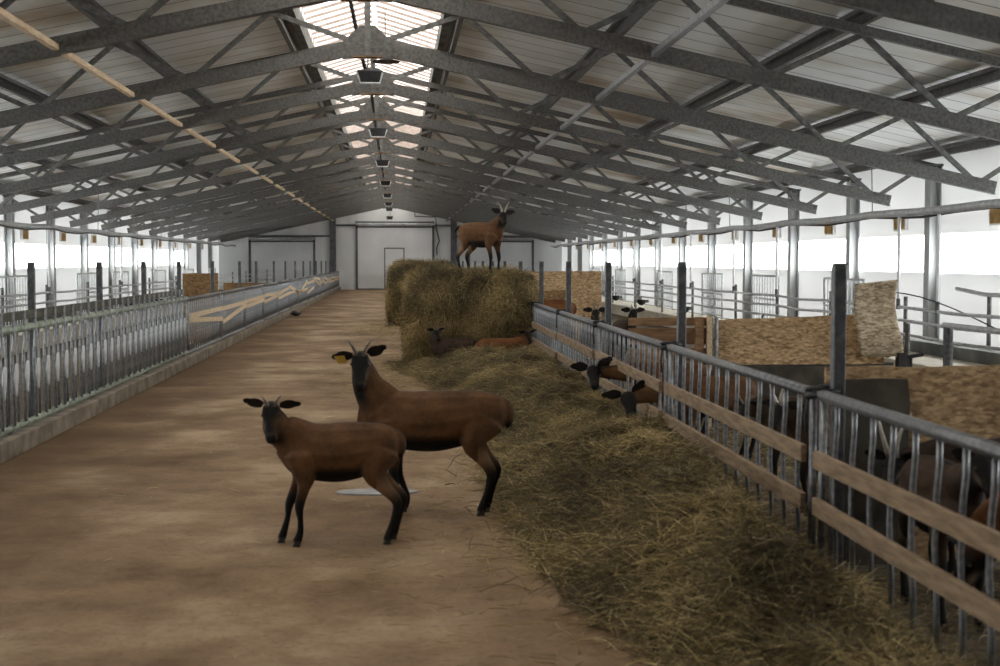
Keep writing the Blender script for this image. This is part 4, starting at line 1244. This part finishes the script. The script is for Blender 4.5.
    # horns
    if horn:
        for s in (-1, 1):
            pts_ = []; rs = []
            for i in range(12):
                t = i / 11
                up_ = horn * (math.sin(t * 1.25) / math.sin(1.25))
                back = horn * horncurl * t * t
                out = horn * hornspread * (t ** 1.7) + .021
                pts_.append(HF(.012 - back, s * out, .036 + up_)); rs.append((.0135 * (1 - t) ** .75 + .0028) * (1 + .05 * math.sin(i * 2.6)) * (.7 + .3 * min(1, horn / .14)))
            MB().tube(pts_, rs, 10).build('horn', M[hornmat], r, smooth=True)
    return r

def world_dir(rz, v):
    c, s = math.cos(-rz), math.sin(-rz)
    return (v[0] * c - v[1] * s, v[0] * s + v[1] * c, v[2])

# the two goats in the aisle
rz = math.radians(184)
goat('smaller brown goat with short horns standing in front in the aisle', (-.335, 7.86, 0), rz, H=.70, Ls=.98, legs=((.26, .085), (.36, -.06), (-.325, .09), (-.375, -.075)),
     poll=(.425, -.01, .885), neck=(.385, 0, .755), look=world_dir(rz, (.04, -.62, -.72)), horn=.065, hornspread=.5, horncurl=.3, ears=(.0, .42), vox=.0085, headscale=1.2, earlen=.115)
rz = math.radians(178)
goat('larger brown horned goat with yellow ear tag standing behind the smaller goat', (.215, 8.72, 0), rz, H=.80, Ls=1.2, legs=((.17, .085), (.14, -.085), (-.265, .075), (-.295, -.07)),
     poll=(.445, .02, .995), neck=(.40, .0, .82), look=world_dir(rz, (-.02, -.66, -.70)), horn=.085, hornspread=.6, horncurl=.5, ears=(.62, -.25), eartag=-1, vox=.009, headscale=1.15, earlen=.12)
# the goat on the bale
rz = math.radians(-42)
goat('brown goat with upright horns standing on top of the hay bale', (1.29, 21.2, 1.385), rz, H=.82, Ls=1.0, legs=((.26, .09), (.24, -.085), (-.30, .085), (-.34, -.08)),
     poll=(.40, .0, .90), neck=(.36, 0, .78), look=world_dir(rz, (.10, -.8, -.55)), horn=.105, hornspread=.60, horncurl=.8, hornmat='palehorn', ears=(.10, .5), tail='out', headscale=1.1, vox=.0105)
# lying goats at the foot of the bale
def lie(ox=0):
    return ([((.20, .09, .25), .05, .08, 0), ((.16, .13, .12), .04, .05, .1), ((.28, .13, .05), .026, .03, .9), ((.17, .12, .035), .02, .022, 1), ((.10, .12, .03), .022, .024, 1)],
            [((.20, -.09, .25), .05, .08, 0), ((.16, -.13, .12), .04, .05, .1), ((.28, -.13, .05), .026, .03, .9), ((.17, -.12, .035), .02, .022, 1), ((.10, -.12, .03), .022, .024, 1)],
            [((-.25, .08, .26), .07, .11, 0), ((-.14, .15, .14), .055, .08, 0), ((-.28, .15, .06), .03, .035, .6), ((-.18, .15, .035), .02, .022, 1), ((-.10, .15, .03), .022, .024, 1)],
            [((-.25, -.08, .26), .07, .11, 0), ((-.14, -.15, .14), .055, .08, 0), ((-.28, -.15, .06), .03, .035, .6), ((-.18, -.15, .035), .02, .022, 1), ((-.10, -.15, .03), .022, .024, 1)])
rz = math.radians(-4)
goat('red-brown goat lying at the foot of the hay bale, black head turned towards the fence', (1.53, 20.15, .04), rz, H=.72, lying=True, legs=lie(), coatm='coat_red', poll=(.40, .0, .56), neck=(.35, 0, .43),
     look=world_dir(rz, (.25, -.55, -.75)), horn=0, ears=(.5, .2), vox=.0105)
rz = math.radians(178)
goat('dark goat lying in the shade under the left side of the hay bale', (.82, 20.35, .06), rz, H=.68, lying=True, legs=lie(), coatm='coat_dark', poll=(.30, .02, .60), neck=(.32, 0, .45),
     look=world_dir(rz, (.3, -.7, -.6)), horn=.08, ears=(.3, .2), vox=.011)

# goats reaching through the right fence for hay (bodies stand in the pen)
rz = math.radians(180)
goat('black-faced goat with head through the right fence, ears spread, farther of the pair', (2.46, 12.35, 0), rz, H=.70, poll=(.80, -.03, .71), neck=(.56, 0, .68), look=world_dir(rz, (-.05, -.92, -.42)), nks=.8, horn=.06, hornspread=.6, ears=(.75, .1), headscale=1.42, vox=.0105)
rz = math.radians(182)
goat('black-faced goat with lowered head through the right fence eating hay, nearer of the pair', (2.50, 10.85, 0), rz, H=.70, poll=(.78, -.02, .60), neck=(.58, 0, .62), look=world_dir(rz, (.10, -.80, -.60)), nks=.8, horn=.0, ears=(1.2, -.05), headscale=1.42, vox=.0105)
# goats in the right pens
goat('dark goat with long pale curved horns behind the bars of the near right pen', (2.98, 6.62, 0), math.radians(180), H=.74, poll=(.60, .03, .68), neck=(.45, 0, .66), look=(.5, .6, -.6), horn=.17, hornspread=.42, horncurl=.9, hornmat='palehorn', coatm='coat_dark', ears=(0, .1), vox=.011)
goat('big dark goat facing the camera close behind the near right fence', (2.44, 6.02, 0), math.radians(-92), H=.72, fat=1.15, poll=(.42, .02, .84), neck=(.36, 0, .74), look=(.8, .1, -.6), horn=.0, coatm='coat_dark', ears=(-.1, .5), vox=.011)
goat('red-brown goat with lowered head at the right edge behind the near fence', (2.66, 4.95, 0), math.radians(160), H=.80, poll=(.50, .0, .48), neck=(.42, 0, .58), look=(.5, .3, -.8), horn=.0, coatm='coat_red', vox=.012)
goat('dark goat with a pale horn seen through the bars of the second panel', (2.80, 8.55, 0), math.radians(185), H=.72, poll=(.45, .02, .76), neck=(.38, 0, .70), look=(.6, .5, -.6), horn=.14, hornmat='palehorn', coatm='coat_dark', ears=(.1, .1), vox=.012)
goat('small dark goat farther along behind the second panel of the right fence', (2.86, 9.6, 0), math.radians(178), H=.66, poll=(.48, .0, .70), neck=(.40, 0, .68), look=(.6, .4, -.7), horn=.06, coatm='coat_dark', vox=.012)
goat('dark goat facing the camera in the middle right pen beside the fence post', (2.64, 18.7, 0), math.radians(-92), H=.80, poll=(.43, .0, .93), look=(.9, 0, -.5), horn=.08, coatm='coat_dark', vox=.013)
goat('dark goat facing the camera in the middle right pen, away from the post', (3.12, 18.9, 0), math.radians(-84), H=.80, poll=(.43, .0, .92), look=(.9, 0, -.5), horn=.06, coatm='coat_dark', vox=.013)
goat('red-brown goat standing before the far chipboard partition', (2.72, 24.9, 0), math.radians(176), H=.92, poll=(.44, 0, .80), horn=.08, coatm='coat_red', vox=.013)
